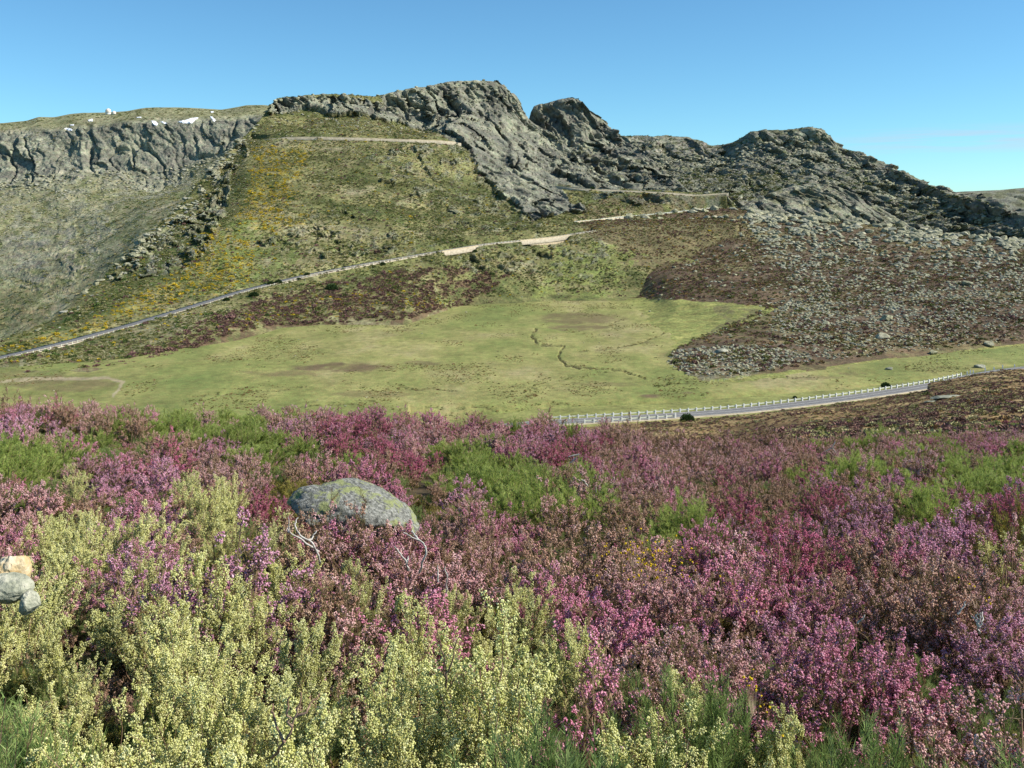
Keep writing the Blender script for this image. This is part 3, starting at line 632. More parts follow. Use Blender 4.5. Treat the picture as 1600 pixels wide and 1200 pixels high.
col = blend(col, np.clip(grm, 0, 1) * .9 * (Y > 240), (0.2, 0.215, 0.07))
bank = (1 - sstep(0, 2.0, np.abs(-dd - 13 + 5 * n1))) * sstep(1060, 1100, Fs.S) * (1 - sstep(1230, 1300, Fs.S))
col = blend(col, bank * .8, (0.42, 0.34, 0.2))
build_sheet(Fs, 'brown_slope', M['heath'], col, X * 0)

# ---- low land all round, out to the horizon
n = 40; g = np.linspace(-1, 1, n); gx, gy = np.meshgrid(np.sign(g) * np.abs(g) ** 1.5 * 24000, np.sign(g) * np.abs(g) ** 1.5 * 24000)
Lo = Sheet(); Lo.X, Lo.Y = gx, gy; Lo.Z = -170 + 12 * fbm(gx / 3000, gy / 3000, gx * 0, 3, 170)
build_sheet(Lo, 'lowland', M['far'], np.ones(gx.shape + (3,)) * np.array((0.12, 0.12, 0.06)), gx * 0)

# ---------------------------------------------------------------- surface lookup
bpy.context.view_layer.update()
_dg = bpy.context.evaluated_depsgraph_get()
def hit(px, py):
    """where the sight line through a photo point meets the land"""
    d = Vector(((px - 800) / F, 1, -(py - HZ) / F)).normalized()
    r = scene.ray_cast(_dg, Vector((0, 0, CAMZ)), d)
    return np.array(r[1]) if r[0] else None
def ground(x, y, z0=400):
    r = scene.ray_cast(_dg, Vector((x, y, z0)), Vector((0, 0, -1)))
    return r[1].z if r[0] else 0.0

# ---------------------------------------------------------------- roads, rails, retaining walls
def resample(pts, step):
    pts = np.array(pts, float); L = np.concatenate([[0], np.cumsum(np.linalg.norm(np.diff(pts, axis=0), axis=1))])
    n = max(2, int(round(L[-1] / step)) + 1); t = np.linspace(0, L[-1], n)
    return np.stack([np.interp(t, L, pts[:, k]) for k in range(3)], -1)
def smooth_line(pts, k=4):
    for _ in range(k):
        q = pts.copy(); q[1:-1] = (pts[:-2] + 2 * pts[1:-1] + pts[2:]) / 4; pts = q
    return pts
def side_of(line):
    d = np.gradient(line[:, :2], axis=0); d /= np.linalg.norm(d, axis=1)[:, None] + 1e-9
    return np.stack([-d[:, 1], d[:, 0], d[:, 0] * 0], -1)          # left of travel
def strip(line, o0, o1, dz, skirt=0.0):
    n = side_of(line); a = line + n * o0; b = line + n * o1
    a = a + [0, 0, dz]; b = b + [0, 0, dz]
    rows = [a, b] if not skirt else [a - [0, 0, skirt], a, b, b - [0, 0, skirt]]
    V = np.concatenate(rows); m = len(line); Q = []
    for r in range(len(rows) - 1):
        i = np.arange(m - 1) + r * m; Q.append(np.stack([i, i + 1, i + 1 + m, i + m], -1))
    return V, np.concatenate(Q)
def merge(parts):
    V, Fq, o = [], [], 0
    for v, f in parts: V.append(v); Fq.append(f + o); o += len(v)
    return np.concatenate(V), np.concatenate(Fq)
def box_np(c, ax, ay, az):
    s_ = np.array([(-1, -1, -1), (1, -1, -1), (1, 1, -1), (-1, 1, -1), (-1, -1, 1), (1, -1, 1), (1, 1, 1), (-1, 1, 1)], float)
    V = np.array(c) + s_[:, :1] * ax + s_[:, 1:2] * ay + s_[:, 2:] * az
    return V, np.array([(0, 3, 2, 1), (4, 5, 6, 7), (0, 1, 5, 4), (1, 2, 6, 5), (2, 3, 7, 6), (3, 0, 4, 7)])

near_line = smooth_line(resample(np.stack([NRX, tY, NRZ], -1), 2.0), 8)
def road_obj(name, line, hw, verge, skirt=1.5):
    V, Q = strip(line, -hw, hw, .0, .0)
    o = link(name, mesh_np(name, V, Q, M['asphalt'])); tag(o, kind='structure')
    V, Q = strip(line, -hw - verge, hw + verge, -.05, skirt)
    o = link('road_verge', mesh_np('road_verge', V, Q, M['sand'])); tag(o, kind='structure')
road_obj('road', near_line, 3.0, .9, 1.0)
V, Q = merge([strip(near_line, -.06, .06, .006)] + [strip(near_line, o, o + .12, .006) for o in (-2.8, 2.68)])
o = link('road_marking', mesh_np('road_marking', V, Q, M['white'])); tag(o, kind='structure')

def guardrail(line, label, group, post_h=1.1, post_w=.2, step=2.7, rail_h=.36, rail_z=.62, limit=100, mats=('white', 'rail'), endtall=False):
    line = resample(line, step)
    root = empty('guardrail', Vector(line[0])); tag(root, label, 'guardrail', group)
    base = line - line[0]; n = side_of(line)
    v, q = box_np((0, 0, post_h / 2 - .1), np.array((post_w, 0, 0)), np.array((0, post_w * .7, 0)), np.array((0, 0, post_h / 2 + .1)))
    v[4:, :2] *= .86
    pm = mesh_np('post', v, q, M[mats[0]], False)
    idx = np.argsort(line[:, 1])                       # nearest ones as parts of their own
    single = set(idx[:limit].tolist()); rest = []
    for i, p in enumerate(base):
        ang = math.atan2(n[i][1], n[i][0]) - math.pi / 2
        if i in single:
            o = link('post', pm, root, Vector(p)); o.rotation_euler = (0, 0, ang)
            if endtall and i == len(base) - 1: o.scale = (1.3, 1.3, 1.35)
        else:
            c_, s_ = math.cos(ang), math.sin(ang)
            vv = v.copy(); vv[:, :2] = vv[:, :2] @ np.array([[c_, s_], [-s_, c_]]); rest.append((vv + p, q))
    if rest:
        V, Q = merge(rest); o = link('post', mesh_np('post', V, Q, M[mats[0]], False), root); tag(o, kind='stuff')
    a = base + n * (post_w * .75)
    prof = [(0, rail_z - rail_h / 2), (.05, rail_z - rail_h * .25), (.0, rail_z), (.05, rail_z + rail_h * .25), (0, rail_z + rail_h / 2), (-.05, rail_z + rail_h / 2), (-.05, rail_z - rail_h / 2)]
    rows = [a + n * (-u) * -1 + [0, 0, w] for u, w in prof]; rows.append(rows[0])
    V = np.concatenate(rows); m = len(a); Q = []
    for r in range(len(rows) - 1):
        i = np.arange(m - 1) + r * m; Q.append(np.stack([i, i + 1, i + 1 + m, i + m], -1))
    link('rail', mesh_np('rail', V, np.concatenate(Q), M[mats[1]], False), root)
    return root
def between(line, s0, s1, o):
    l2 = line + side_of(line) * o; sx = 800 + l2[:, 0] / l2[:, 1] * F
    return l2[(sx > s0) & (sx < s1)]
guardrail(between(near_line, 853, 1502, 3.5), 'long pale guardrail on white posts along the far edge of the near road, meadow side', 'roadside guardrails')
guardrail(between(near_line, 912, 1063, -3.6), 'short white guardrail on the near edge of the near road, ending above the pink heather', 'roadside guardrails', endtall=True)
pv, pq = merge([box_np((0, 0, .45), np.array((.17, 0, 0)), np.array((0, .12, 0)), np.array((0, 0, .6))), box_np((0, 0, 1.09), np.array((.12, 0, 0)), np.array((0, .08, 0)), np.array((0, 0, .05)))])
pmesh = mesh_np('marker_post', pv, pq, M['white'], False)
off_line = near_line + side_of(near_line) * 3.6; sxo = 800 + off_line[:, 0] / off_line[:, 1] * F
for k, sx_ in enumerate((1511, 1517, 1523, 1538, 1552, 1567, 1583)):
    i = int(np.argmin(np.abs(sxo - sx_))); o = link('marker_post', pmesh, None, Vector(off_line[i]))
    o.scale = (1, 1, 1.0 + .25 * (k % 2))
    tag(o, ('first', 'second', 'third', 'fourth', 'fifth', 'sixth', 'last')[k] + ' white marker post beyond the right end of the long guardrail on the near road', 'marker post', 'marker posts by the near road')

def road_world(R): return smooth_line(resample([P(*(a, c, b)) for a, b, c in R], 3.0), 6)
HR = [road_world(r) for r in (ROAD, ROAD2, ROAD3, ROAD4)]
for k, l in enumerate(HR):
    road_obj('road', l, 3.2 if k else 3.4, 2.0, 3.0)
upl = HR[0] + side_of(HR[0]) * -4.2
guardrail(upl[(800 + upl[:, 0] / upl[:, 1] * F) > -40], 'far thin guardrail on the outer edge of the road climbing across the green hill', 'roadside guardrails', 1.0, .14, 3.2, .30, .6, mats=('rail', 'sand'))
guardrail(HR[1] + side_of(HR[1]) * -3.9, 'distant guardrail on the middle bend of the mountain road above the brown slope', 'roadside guardrails', 1.0, .2, 3.2, .45, .6)
guardrail(between(HR[2], 1030, 1140, -3.9), 'distant guardrail at the hairpin of the mountain road below the grey ridge', 'roadside guardrails', 1.0, .14, 3.2, .30, .6, mats=('rail', 'sand'))

def wall_along(line, s0, s1, depth, off, label, thick=.8, top=.5):
    l = resample(between(line, s0, s1, off), 1.5); n = side_of(l); m = len(l)
    u = np.linspace(0, 1, m); dp = np.interp(u, [a for a, _ in depth], [b for _, b in depth]) + .35 * vnoise(u * 9, u * 0, u * 0, 5)
    t_ = l + [0, 0, top]; b_ = l - np.stack([u * 0, u * 0, dp], -1) - n * (dp * .12)[:, None]
    rows = []
    for w in np.linspace(0, 1, 7):
        jit = .12 * vnoise(u * 60, u * 0 + w * 9, u * 0, 8)
        rows.append(b_ * (1 - w) + t_ * w + n * jit[:, None])
    rows += [t_ + n * thick, l - np.stack([u * 0, u * 0, dp], -1) + n * (thick + .5)]
    V = np.concatenate(rows); Q = []
    for r in range(len(rows) - 1):
        i = np.arange(m - 1) + r * m; Q.append(np.stack([i, i + 1, i + 1 + m, i + m], -1))
    for c0 in (0, m - 1):
        ids = [c0 + r * m for r in range(len(rows))]
        Q.append(np.array([[ids[a], ids[a + 1], ids[-1], ids[-1]] for a in range(0)]).reshape(0, 4))
    c = V.mean(0)
    o = link('retaining_wall', mesh_np('retaining_wall', V - c, np.concatenate(Q), M['wall'], False), None, Vector(c))
    tag(o, label, 'retaining wall', 'stone retaining walls under the mountain road'); return o
wall_along(HR[0], 690, 748, [(0, 1.5), (.25, 4.5), (.6, 5.2), (1, 1.8)], -4.5, 'small sandy stone retaining wall under the lower road at the middle of the hill')
wall_along(HR[0], 812, 890, [(0, 1.5), (.3, 4.5), (.6, 8.5), (1, 7)], -4.5, 'largest sandy stone retaining wall, under the right end of the lower road')
wall_along(HR[1], 902, 962, [(0, 2.0), (.3, 8.5), (.6, 10.0), (1, 2.5)], -4.2, 'sandy stone retaining wall under the middle bend of the road')
wall_along(HR[3], 440, 716, [(0, 1.6), (.3, 3.8), (.6, 3.2), (.8, 4.2), (1, 2.5)], -4.6, 'long thin pale roadside wall high across the green hill', top=.7)
wall_along(HR[2], 866, 925, [(0, 3.5), (.5, 4), (1, 3)], -4.6, 'pale roadside wall at the left end of the upper road bend', top=.8)
wall_along(HR[2], 928, 1085, [(0, 2.), (.5, 2.0), (1, 2)], -4.6, 'low pale roadside wall along the upper road bend', top=.6)
wall_along(HR[2], 1095, 1137, [(0, 1.0), (.5, 6), (1, 11)], -4.4, 'pale stone wall holding the hairpin corner in front of the grey ridge')

# ---------------------------------------------------------------- radar domes, snow
def lathe(prof, n=24):
    a = np.linspace(0, 2 * math.pi, n, endpoint=False); V = []
    for r, z in prof: V.append(np.stack([r * np.cos(a), r * np.sin(a), a * 0 + z], -1))
    V = np.concatenate(V); Q = []
    for k in range(len(prof) - 1):
        i = np.arange(n) + k * n; j = (np.arange(n) + 1) % n + k * n; Q.append(np.stack([i, j, j + n, i + n], -1))
    return V, np.concatenate(Q)
def radar(px, py, r, drum, label):
    p = hit(px, py + 1.5)
    if p is None or p[1] > 4000: p = P(px, py + 1, 2120)
    root = empty('radar_dome', Vector(p)); tag(root, label, 'radar dome', 'radar domes on the plateau')
    v, q = lathe([(r * .95, -3), (r * .95, drum - .6), (r * 1.08, drum - .6), (r * 1.08, drum), (.1, drum)]); link('base', mesh_np('base', v, q, M['white'], False), root)
    v, q = lathe([(r * math.cos(t), drum + r * .35 + r * math.sin(t)) for t in np.linspace(-.36, 1.55, 9)], 20); link('dome', mesh_np('dome', v, q, M['dome'], False), root)
radar(169, 177, 5.6, 4.4, 'larger white radar dome on its drum, standing on the plateau skyline')
radar(178, 177, 4.2, 1.0, 'smaller low radar dome just right of the larger one on the plateau skyline')
SN = [([(101, 201), (105, 199.5), (113, 202), (112, 204.5), (106, 203.5)], 'small snow patch at the far left rim of the plateau'),
      ([(109, 195), (116, 194.5), (115, 196.5), (110, 196.5)], 'thin snow sliver above the leftmost snow patch'),
      ([(137, 187.5), (145, 185.5), (145.5, 189.5), (138, 190)], 'small snow patch below and left of the radar domes'),
      ([(213, 183), (221, 182.8), (220, 184.4), (214, 184.2)], 'faint snow streak right of the radar domes'),
      ([(236, 189), (242, 189), (247, 193), (245, 196.5), (240, 195)], 'rounded snow patch just left of the widest one'),
      ([(250, 190), (255, 190), (261, 192.5), (258, 194)], 'short snow sliver between two bigger snow patches'),
      ([(277, 190.5), (290, 187.5), (300, 184.5), (311, 183.5), (305, 187.5), (300, 192.5), (290, 193)], 'widest snow patch on the plateau rim'),
      ([(328, 182), (331, 181.5), (337, 188), (334, 190)], 'narrow slanting snow strip at the right end of the plateau'),
      ([(329, 174.3), (334, 174), (334, 176), (330, 176.2)], 'tiny snow patch near the plateau skyline on the right')]
for pl, lab in SN:
    xs_ = [p[0] for p in pl]; ys_ = [p[1] for p in pl]
    gx = np.arange(min(xs_), max(xs_) + .01, .5); gy = np.arange(min(ys_), max(ys_) + .01, .35)
    A, B = np.meshgrid(gx, gy); ins = inpoly(A + .5 * vnoise(A, B, A * 0, 2), B + .3 * vnoise(A, B, A * 0, 4), pl)
    pos = np.zeros(A.shape + (3,)); ok = ins.copy()
    for i in range(A.shape[0]):
        for j in range(A.shape[1]):
            if ins[max(0, i - 1):i + 2, max(0, j - 1):j + 2].any():
                h = hit(A[i, j], B[i, j])
                if h is not None and 1850 < h[1] < 2400: pos[i, j] = h
    yy = pos[..., 1]; good = yy > 0
    if good.sum() < 6: continue
    med = np.median(pos[good][:, 1])
    V, Q = [], []; idx = -np.ones(A.shape, int)
    for i in range(A.shape[0]):
        for j in range(A.shape[1]):
            if good[i, j]:
                idx[i, j] = len(V); inner = ins[i, j]
                V.append(pos[i, j] + (np.array([0, -.8, .45]) if inner else np.array([0, .2, -.6])))
    for i in range(A.shape[0] - 1):
        for j in range(A.shape[1] - 1):
            c4 = [idx[i, j], idx[i + 1, j], idx[i + 1, j + 1], idx[i, j + 1]]
            if min(c4) >= 0 and (ins[i:i + 2, j:j + 2].any()):
                yv = [V[k][1] for k in c4]
                if max(yv) - min(yv) < 60: Q.append(c4)
    if Q:
        V = np.array(V); c = V.mean(0)
        o = link('snow_patch', mesh_np('snow_patch', V - c, np.array(Q), M['snow']), None, Vector(c)); tag(o, lab, 'snow patch', 'snow patches on the plateau')

# ---------------------------------------------------------------- stones
def ico(sub):
    import bmesh
    bm = bmesh.new(); bmesh.ops.create_icosphere(bm, subdivisions=sub, radius=1)
    V = np.array([v.co[:] for v in bm.verts]); T = np.array([[v.index for v in f.verts] for f in bm.faces]); bm.free(); return V, T
ICO = {k: ico(k) for k in (1, 2, 3, 4, 5)}
def boulder(seed, sub=3, planes=13, flat=.7, rough=.06):
    r = np.random.default_rng(seed); V, T = ICO[sub]
    N = r.normal(size=(planes, 3)); N /= np.linalg.norm(N, axis=1)[:, None]; d = r.uniform(.62, 1.0, planes)
    dot = np.maximum(V @ N.T, 1e-3); rad = np.minimum((d / dot).min(1), 1.25)
    rad *= 1 + rough * fbm(V[:, 0] * 3 + seed, V[:, 1] * 3, V[:, 2] * 3, 4, seed)
    W = V * rad[:, None] * [1.15, .95, flat]; W[:, 2] -= W[:, 2].min() * .45
    W[:, 2] -= .12
    return W, T
BM = [mesh_np('boulder', *boulder(200 + k, 3, 12 + k % 4, .6 + .08 * (k % 3)), M['granite'] if k % 3 else M['granite_dark'], False) for k in range(8)]

# instanced ground cover: one object, points carrying scale / turn / kind
def gn_instancer(name, pts, scl, rot, var, sources, kind='stuff'):
    col_ = bpy.data.collections.new(name + '_kinds')
    for k, o in enumerate(sources):
        if o.name not in col_.objects: col_.objects.link(o)
    me = bpy.data.meshes.new(name); me.vertices.add(len(pts)); me.vertices.foreach_set('co', np.asarray(pts, np.float32).ravel())
    for nme, tp, val in (('scl', 'FLOAT_VECTOR', scl), ('rot', 'FLOAT_VECTOR', rot)):
        a = me.attributes.new(nme, tp, 'POINT'); a.data.foreach_set('vector', np.asarray(val, np.float32).ravel())
    a = me.attributes.new('var', 'INT', 'POINT'); a.data.foreach_set('value', np.asarray(var, np.int32))
    me.update()
    o = link(name, me); tag(o, kind=kind)
    ng = bpy.data.node_groups.new(name, 'GeometryNodeTree')
    ng.interface.new_socket('Geometry', in_out='INPUT', socket_type='NodeSocketGeometry'); ng.interface.new_socket('Geometry', in_out='OUTPUT', socket_type='NodeSocketGeometry')
    gi, go = ng.nodes.new('NodeGroupInput'), ng.nodes.new('NodeGroupOutput')
    ip = ng.nodes.new('GeometryNodeInstanceOnPoints'); ci = ng.nodes.new('GeometryNodeCollectionInfo')
    ci.inputs['Collection'].default_value = col_; ci.inputs['Separate Children'].default_value = True; ci.inputs['Reset Children'].default_value = True
    def at(nm, tp):
        n = ng.nodes.new('GeometryNodeInputNamedAttribute'); n.data_type = tp; n.inputs['Name'].default_value = nm; return n.outputs['Attribute']
    e2r = ng.nodes.new('FunctionNodeEulerToRotation')
    ng.links.new(gi.outputs[0], ip.inputs['Points']); ng.links.new(ci.outputs[0], ip.inputs['Instance'])
    ip.inputs['Pick Instance'].default_value = True
    ng.links.new(at('var', 'INT'), ip.inputs['Instance Index']); ng.links.new(at('scl', 'FLOAT_VECTOR'), ip.inputs['Scale'])
    ng.links.new(at('rot', 'FLOAT_VECTOR'), e2r.inputs[0]); ng.links.new(e2r.outputs[0], ip.inputs['Rotation'])
    ng.links.new(ip.outputs[0], go.inputs[0])
    md = o.modifiers.new('scatter', 'NODES'); md.node_group = ng
    return o
def src(name, me): return bpy.data.objects.new(name, me)       # never linked to the scene, only scattered

def sample(sh, dens, n, tmin=0, tmax=99, seed=1, pw=0.0):
    """n random points on the sheet, chance by surface area x dens"""
    r = np.random.default_rng(seed); Pn = np.stack([sh.X, sh.Y, sh.Z], -1)
    a = Pn[1:, :-1] - Pn[:-1, :-1]; b = Pn[:-1, 1:] - Pn[:-1, :-1]
    ar = np.linalg.norm(np.cross(a, b), axis=-1) / np.maximum(sh.Y[:-1, :-1] / 500, .1) ** pw
    w = ar * dens[:-1, :-1] * ((sh.T[:-1, :-1] >= tmin) & (sh.T[:-1, :-1] < tmax)) * (sh.S[:-1, :-1] > -120) * (sh.S[:-1, :-1] < 1720)
    w = w.ravel(); cs = np.cumsum(w); k = np.searchsorted(cs, r.random(n) * cs[-1]); k = np.minimum(k, len(w) - 1)
    i, j = np.unravel_index(k, ar.shape); u = r.random((n, 1)); v = r.random((n, 1))
    return Pn[i, j] * (1 - u) * (1 - v) + Pn[i + 1, j] * u * (1 - v) + Pn[i, j + 1] * (1 - u) * v + Pn[i + 1, j + 1] * u * v
for sh, (a, b) in ((Fs, (0, 1)), (Md, (0, 1))):
    if not hasattr(sh, 'T'): sh.T = np.zeros_like(sh.Y)
def turned(n, r, lean=.25): return np.stack([r.uniform(-lean, lean, n), r.uniform(-lean, lean, n), r.uniform(0, 6.28, n)], -1)

# low shrub clumps for the far slopes: rough cushions made of leaf-sized facets
def clump(seed, n=70, r0=.5, h=.55, leaf=.22):
    r = np.random.default_rng(seed)
    d = r.normal(size=(n, 3)); d[:, 2] = np.abs(d[:, 2]); d /= np.linalg.norm(d, axis=1)[:, None]
    c = d * [r0, r0, h] * r.uniform(.55, 1.05, (n, 1)); c[:, 2] += .03
    a = r.normal(size=(n, 3)); a /= np.linalg.norm(a, axis=1)[:, None]; b = np.cross(d, a); b /= np.linalg.norm(b, axis=1)[:, None]
    V = np.concatenate([c + a * leaf * .6, c - a * leaf * .6 + b * leaf * .3, c + (d * .6 + [0, 0, .6]) * leaf]); i = np.arange(n)
    return V, np.stack([i, i + n, i + 2 * n], -1)
M['c_purple'] = speck_mat('far_heather', [(0.119, 0.063, 0.063), (0.210, 0.119, 0.105), (0.238, 0.168, 0.098)], 1.0, 1, 0, .3)
M['c_olive'] = speck_mat('far_scrub', [(0.091, 0.105, 0.035), (0.168, 0.175, 0.056), (0.252, 0.231, 0.098)], 1.0, 1, 0, .3)
M['c_green'] = speck_mat('far_green_scrub', [(0.070, 0.112, 0.035), (0.126, 0.182, 0.049)], 1.0, 1, 0, .25)
M['c_straw'] = speck_mat('far_dry_grass', [(0.280, 0.252, 0.126), (0.420, 0.378, 0.210)], 1.0, 1, 0, .25)
M['c_yellow'] = speck_mat('far_yellow_broom', [(0.224, 0.210, 0.042), (0.588, 0.420, 0.035), (0.770, 0.532, 0.028)], 1.0, 1, 0, .25)
M['c_brown'] = speck_mat('brown_heath', [(0.140, 0.077, 0.042), (0.280, 0.175, 0.077), (0.420, 0.294, 0.140)], 2.0, 1, 0, .3)
def srcs(key, name, n=3, sd=0, **kw): return [src(name, mesh_np(name, *clump(sd + k, **kw), M[key], False)) for k in range(n)]
cl = {k: srcs(k, 'shrub_clump', 3, 10 * i) for i, k in enumerate(('c_purple', 'c_olive', 'c_green', 'c_straw', 'c_yellow', 'c_brown'))}
r = np.random.default_rng(5)
def cover(name, sh, dens, n, keys, size, tmin=0, tmax=99, seed=1, probs=None, pw=0.0, flat=.7):
    pts = sample(sh, dens, n, tmin, tmax, seed, pw); r = np.random.default_rng(seed + 100)
    so = []; [so.extend(cl[k]) for k in keys]
    kk = r.choice(len(keys), n, p=probs); sc_ = size * np.exp(r.normal(0, .4, n))
    o = gn_instancer(name, pts, np.stack([sc_, sc_, sc_ * flat], -1), turned(n, r), 3 * kk + r.integers(0, 3, n), so); return o, pts
noroadG = np.ones_like(G.Y)
for rd in (ROAD, ROAD2, ROAD3, ROAD4):
    ys = np.interp(G.S, [p[0] for p in rd], [p[1] for p in rd], left=-1e4, right=-1e4); noroadG *= (np.abs(G.Y - ys) > 6.5)
noroadR = np.ones_like(R_.Y); ys = np.interp(R_.S, [p[0] for p in ROAD2], [p[1] for p in ROAD2], left=-1e4, right=-1e4); noroadR *= (np.abs(R_.Y - ys) > 6)
LG = lambda m, f: m * f
patchG = sstep(-.2, .35, fbm(G.X / 22, G.Y / 22, G.Z / 12, 4, 300, .6))
cover('hillside_scrub', G, (1 - rock) * (1 - .8 * hb) * (1 - pr_) * noroadG * (.25 + patchG), 56000, ['c_olive', 'c_green', 'c_straw'], .95, 1.15, 6, 301, [.46, .2, .34])
cover('hillside_heather', G, (hb * .9 + .03 * (1 - rock)) * noroadG, 14000, ['c_purple', 'c_olive', 'c_straw'], 1.1, 1.02, 5, 302, [.66, .22, .12])
yel = np.zeros_like(G.Y)
for k, pl in enumerate(([(390, 230), (480, 228), (480, 262), (410, 262)], [(395, 262), (470, 270), (440, 340), (500, 330), (430, 370), (370, 345)], [(0, 545), (120, 512), (250, 445), (340, 360), (400, 380), (390, 440), (230, 490), (100, 530), (0, 556)], [(340, 520), (480, 500), (640, 490), (720, 470), (600, 450), (420, 470)])):
    yel = np.maximum(yel, region(S0, PY0, pl, 310 + k, 20, 9, .5, 22) * (.7 if k < 3 else .2))
cover('yellow_broom', G, (yel + .012 * (1 - rock)) * noroadG, 5200, ['c_yellow'], 1.0, 1.1, 6, 303)
cover('slope_heather', R_, (.35 + sstep(-.2, .2, fbm(R_.X / 20, R_.Y / 20, R_.Z / 12, 4, 304))) * noroadR * (1 - region(S1, PY1, [(860, 460), (1100, 474), (1200, 482), (1060, 538), (1010, 600), (860, 600)], 77, 14, 6)) * (1 - region(S1, PY1, [(1010, 610), (1060, 598), (1270, 577), (1400, 560), (1640, 533), (1640, 620), (1000, 630)], 78, 8, 3)), 34000, ['c_purple', 'c_olive', 'c_straw', 'c_brown'], 1.0, 1.05, 4, 305, [.36, .38, .08, .18])
sl = (Fs.S > 1000) * (np.abs(dd) > 6) * (dd < 0) * (Fs.Y > 44)
cover('brown_heath', Fs, sl * (.3 + sstep(-.1, .3, fbm(Fs.X / 6, Fs.Y / 9, Fs.X * 0, 4, 306))), 26000, ['c_brown', 'c_purple', 'c_straw', 'c_olive'], .5, 0, 9, 307, [.56, .1, .28, .06], 1.0, .55)
cover('rush_tufts', Md, sstep(.1, .4, fbm(Md.X / 14, Md.Y / 24, Md.X * 0, 4, 308)) * (Md.Y < 760) + 1.5 * (stm > .2), 22000, ['c_straw', 'c_brown', 'c_olive'], .42, 0, 9, 309, [.3, .35, .35], 1.0, .5)
cover('knoll_heather', G, (pr_ + .6 * kn_) * noroadG, 6500, ['c_purple', 'c_brown', 'c_olive'], 1.1, 1.5, 6, 312)
cover('mountain_scrub', Bk, (.3 + grn), 9000, ['c_olive', 'c_green', 'c_straw'], 2.6, 0, 2.9, 310, [.5, .3, .2], 0, .5)
cover('plateau_scrub', Pl, (1 - .8 * rk) if rk.shape == Pl.Y.shape else np.ones_like(Pl.Y), 9000, ['c_olive', 'c_green', 'c_straw'], 2.6, 0, 6, 311, [.45, .2, .35], 0, .4)

BS = [src('stone', m) for m in BM]
def stones(name, sh, dens, n, s0, s1, tmin, tmax, seed, al=1.8, pw=0.0, lift=.0):
    pts = sample(sh, dens, n, tmin, tmax, seed, pw); r = np.random.default_rng(seed)
    sc_ = np.minimum(s0 * (1 - r.random(n)) ** (-1 / al), s1)
    return pts, np.stack([sc_ * r.uniform(.8, 1.2, n), sc_, sc_ * r.uniform(.7, 1.1, n)], -1), turned(n, r, .3), r.integers(0, 8, n)
p_, sc_, ro_, va_ = stones('hill_stones', G, (.5 * rlow + .9 * rmid + .25 * ribL + rbel + .07) * noroadG, 6500, .45, 2.2, 1.1, 6, 320); gn_instancer('hill_stones', p_, sc_, ro_, va_, BS)
p_, sc_, ro_, va_ = stones('scree', Bk, np.ones_like(Bk.Y), 6000, .8, 3, 0, 2.2, 321); gn_instancer('mountain_scree', p_, sc_, ro_, va_, BS)
p_, sc_, ro_, va_ = stones('scree2', Pl, np.ones_like(Pl.Y), 2200, .8, 3.5, 0.5, 3.5, 322); gn_instancer('plateau_scree', p_, sc_, ro_, va_, BS)
# boulder field: the 300 that show largest are boulders of their own
dnR = .05 + .6 * region(S1, PY1, [(1150, 330), (1640, 380), (1640, 470), (1560, 520), (1400, 545), (1300, 560), (1200, 540), (1230, 430)], 330, 26, 10, .62, 60) + .35 * region(S1, PY1, [(1150, 335), (1300, 345), (1330, 380), (1250, 440), (1190, 400)], 331, 26, 10, .7) + 1.1 * region(S1, PY1, [(1060, 545), (1200, 540), (1270, 560), (1150, 592), (1055, 600), (1005, 596)], 332, 8, 3) + .35 * region(S1, PY1, [(1200, 470), (1640, 440), (1640, 525), (1400, 555), (1250, 565)], 333, 20, 8)
dnR = dnR * (1 - .98 * region(S1, PY1, [(860, 460), (1100, 474), (1200, 482), (1060, 538), (1000, 590), (860, 600)], 77, 14, 6)) * (1 - .97 * region(S1, PY1, [(1010, 610), (1060, 598), (1270, 577), (1400, 560), (1640, 533), (1640, 620), (1000, 630)], 78, 8, 3)) * noroadR
p_, sc_, ro_, va_ = stones('field', R_, dnR, 5200, .62, 4.0, 1.05, 4.2, 334, 1.6, 1.2)
p2, sc2, ro2, va2 = stones('field2', Md, (Md.Y < 700) * 1.0, 60, .3, 1.0, 0, 9, 335, 2.0)
app = sc_[:, 0] / p_[:, 1]; sx_ = 800 + p_[:, 0] / p_[:, 1] * F; app[(sx_ > 1598) | (sx_ < 0)] = 0
big = np.argsort(-app)[:292]; small = np.setdiff1d(np.arange(len(app)), big)
gn_instancer('boulder_field', p_[small], sc_[small], ro_[small], va_[small], BS)
BLM = [('the huge skyline boulder', 1408, 352), ('the pointed dark boulder', 1385, 500), ('the round meadow-edge boulder', 1457, 553), ('the right toe boulder', 1547, 541), ('the largest pile boulder', 1126, 551), ('the pale wide boulder', 1290, 508), ('the isolated left boulder', 1240, 450), ('the dark right boulder', 1512, 445), ('the stone pile tip', 1015, 590), ('the hairpin corner', 1136, 325), ('the upper right end', 1590, 385), ('the lower right end', 1590, 510), ('the pale stone streak', 1270, 365), ('the meadow strip', 1250, 560)]
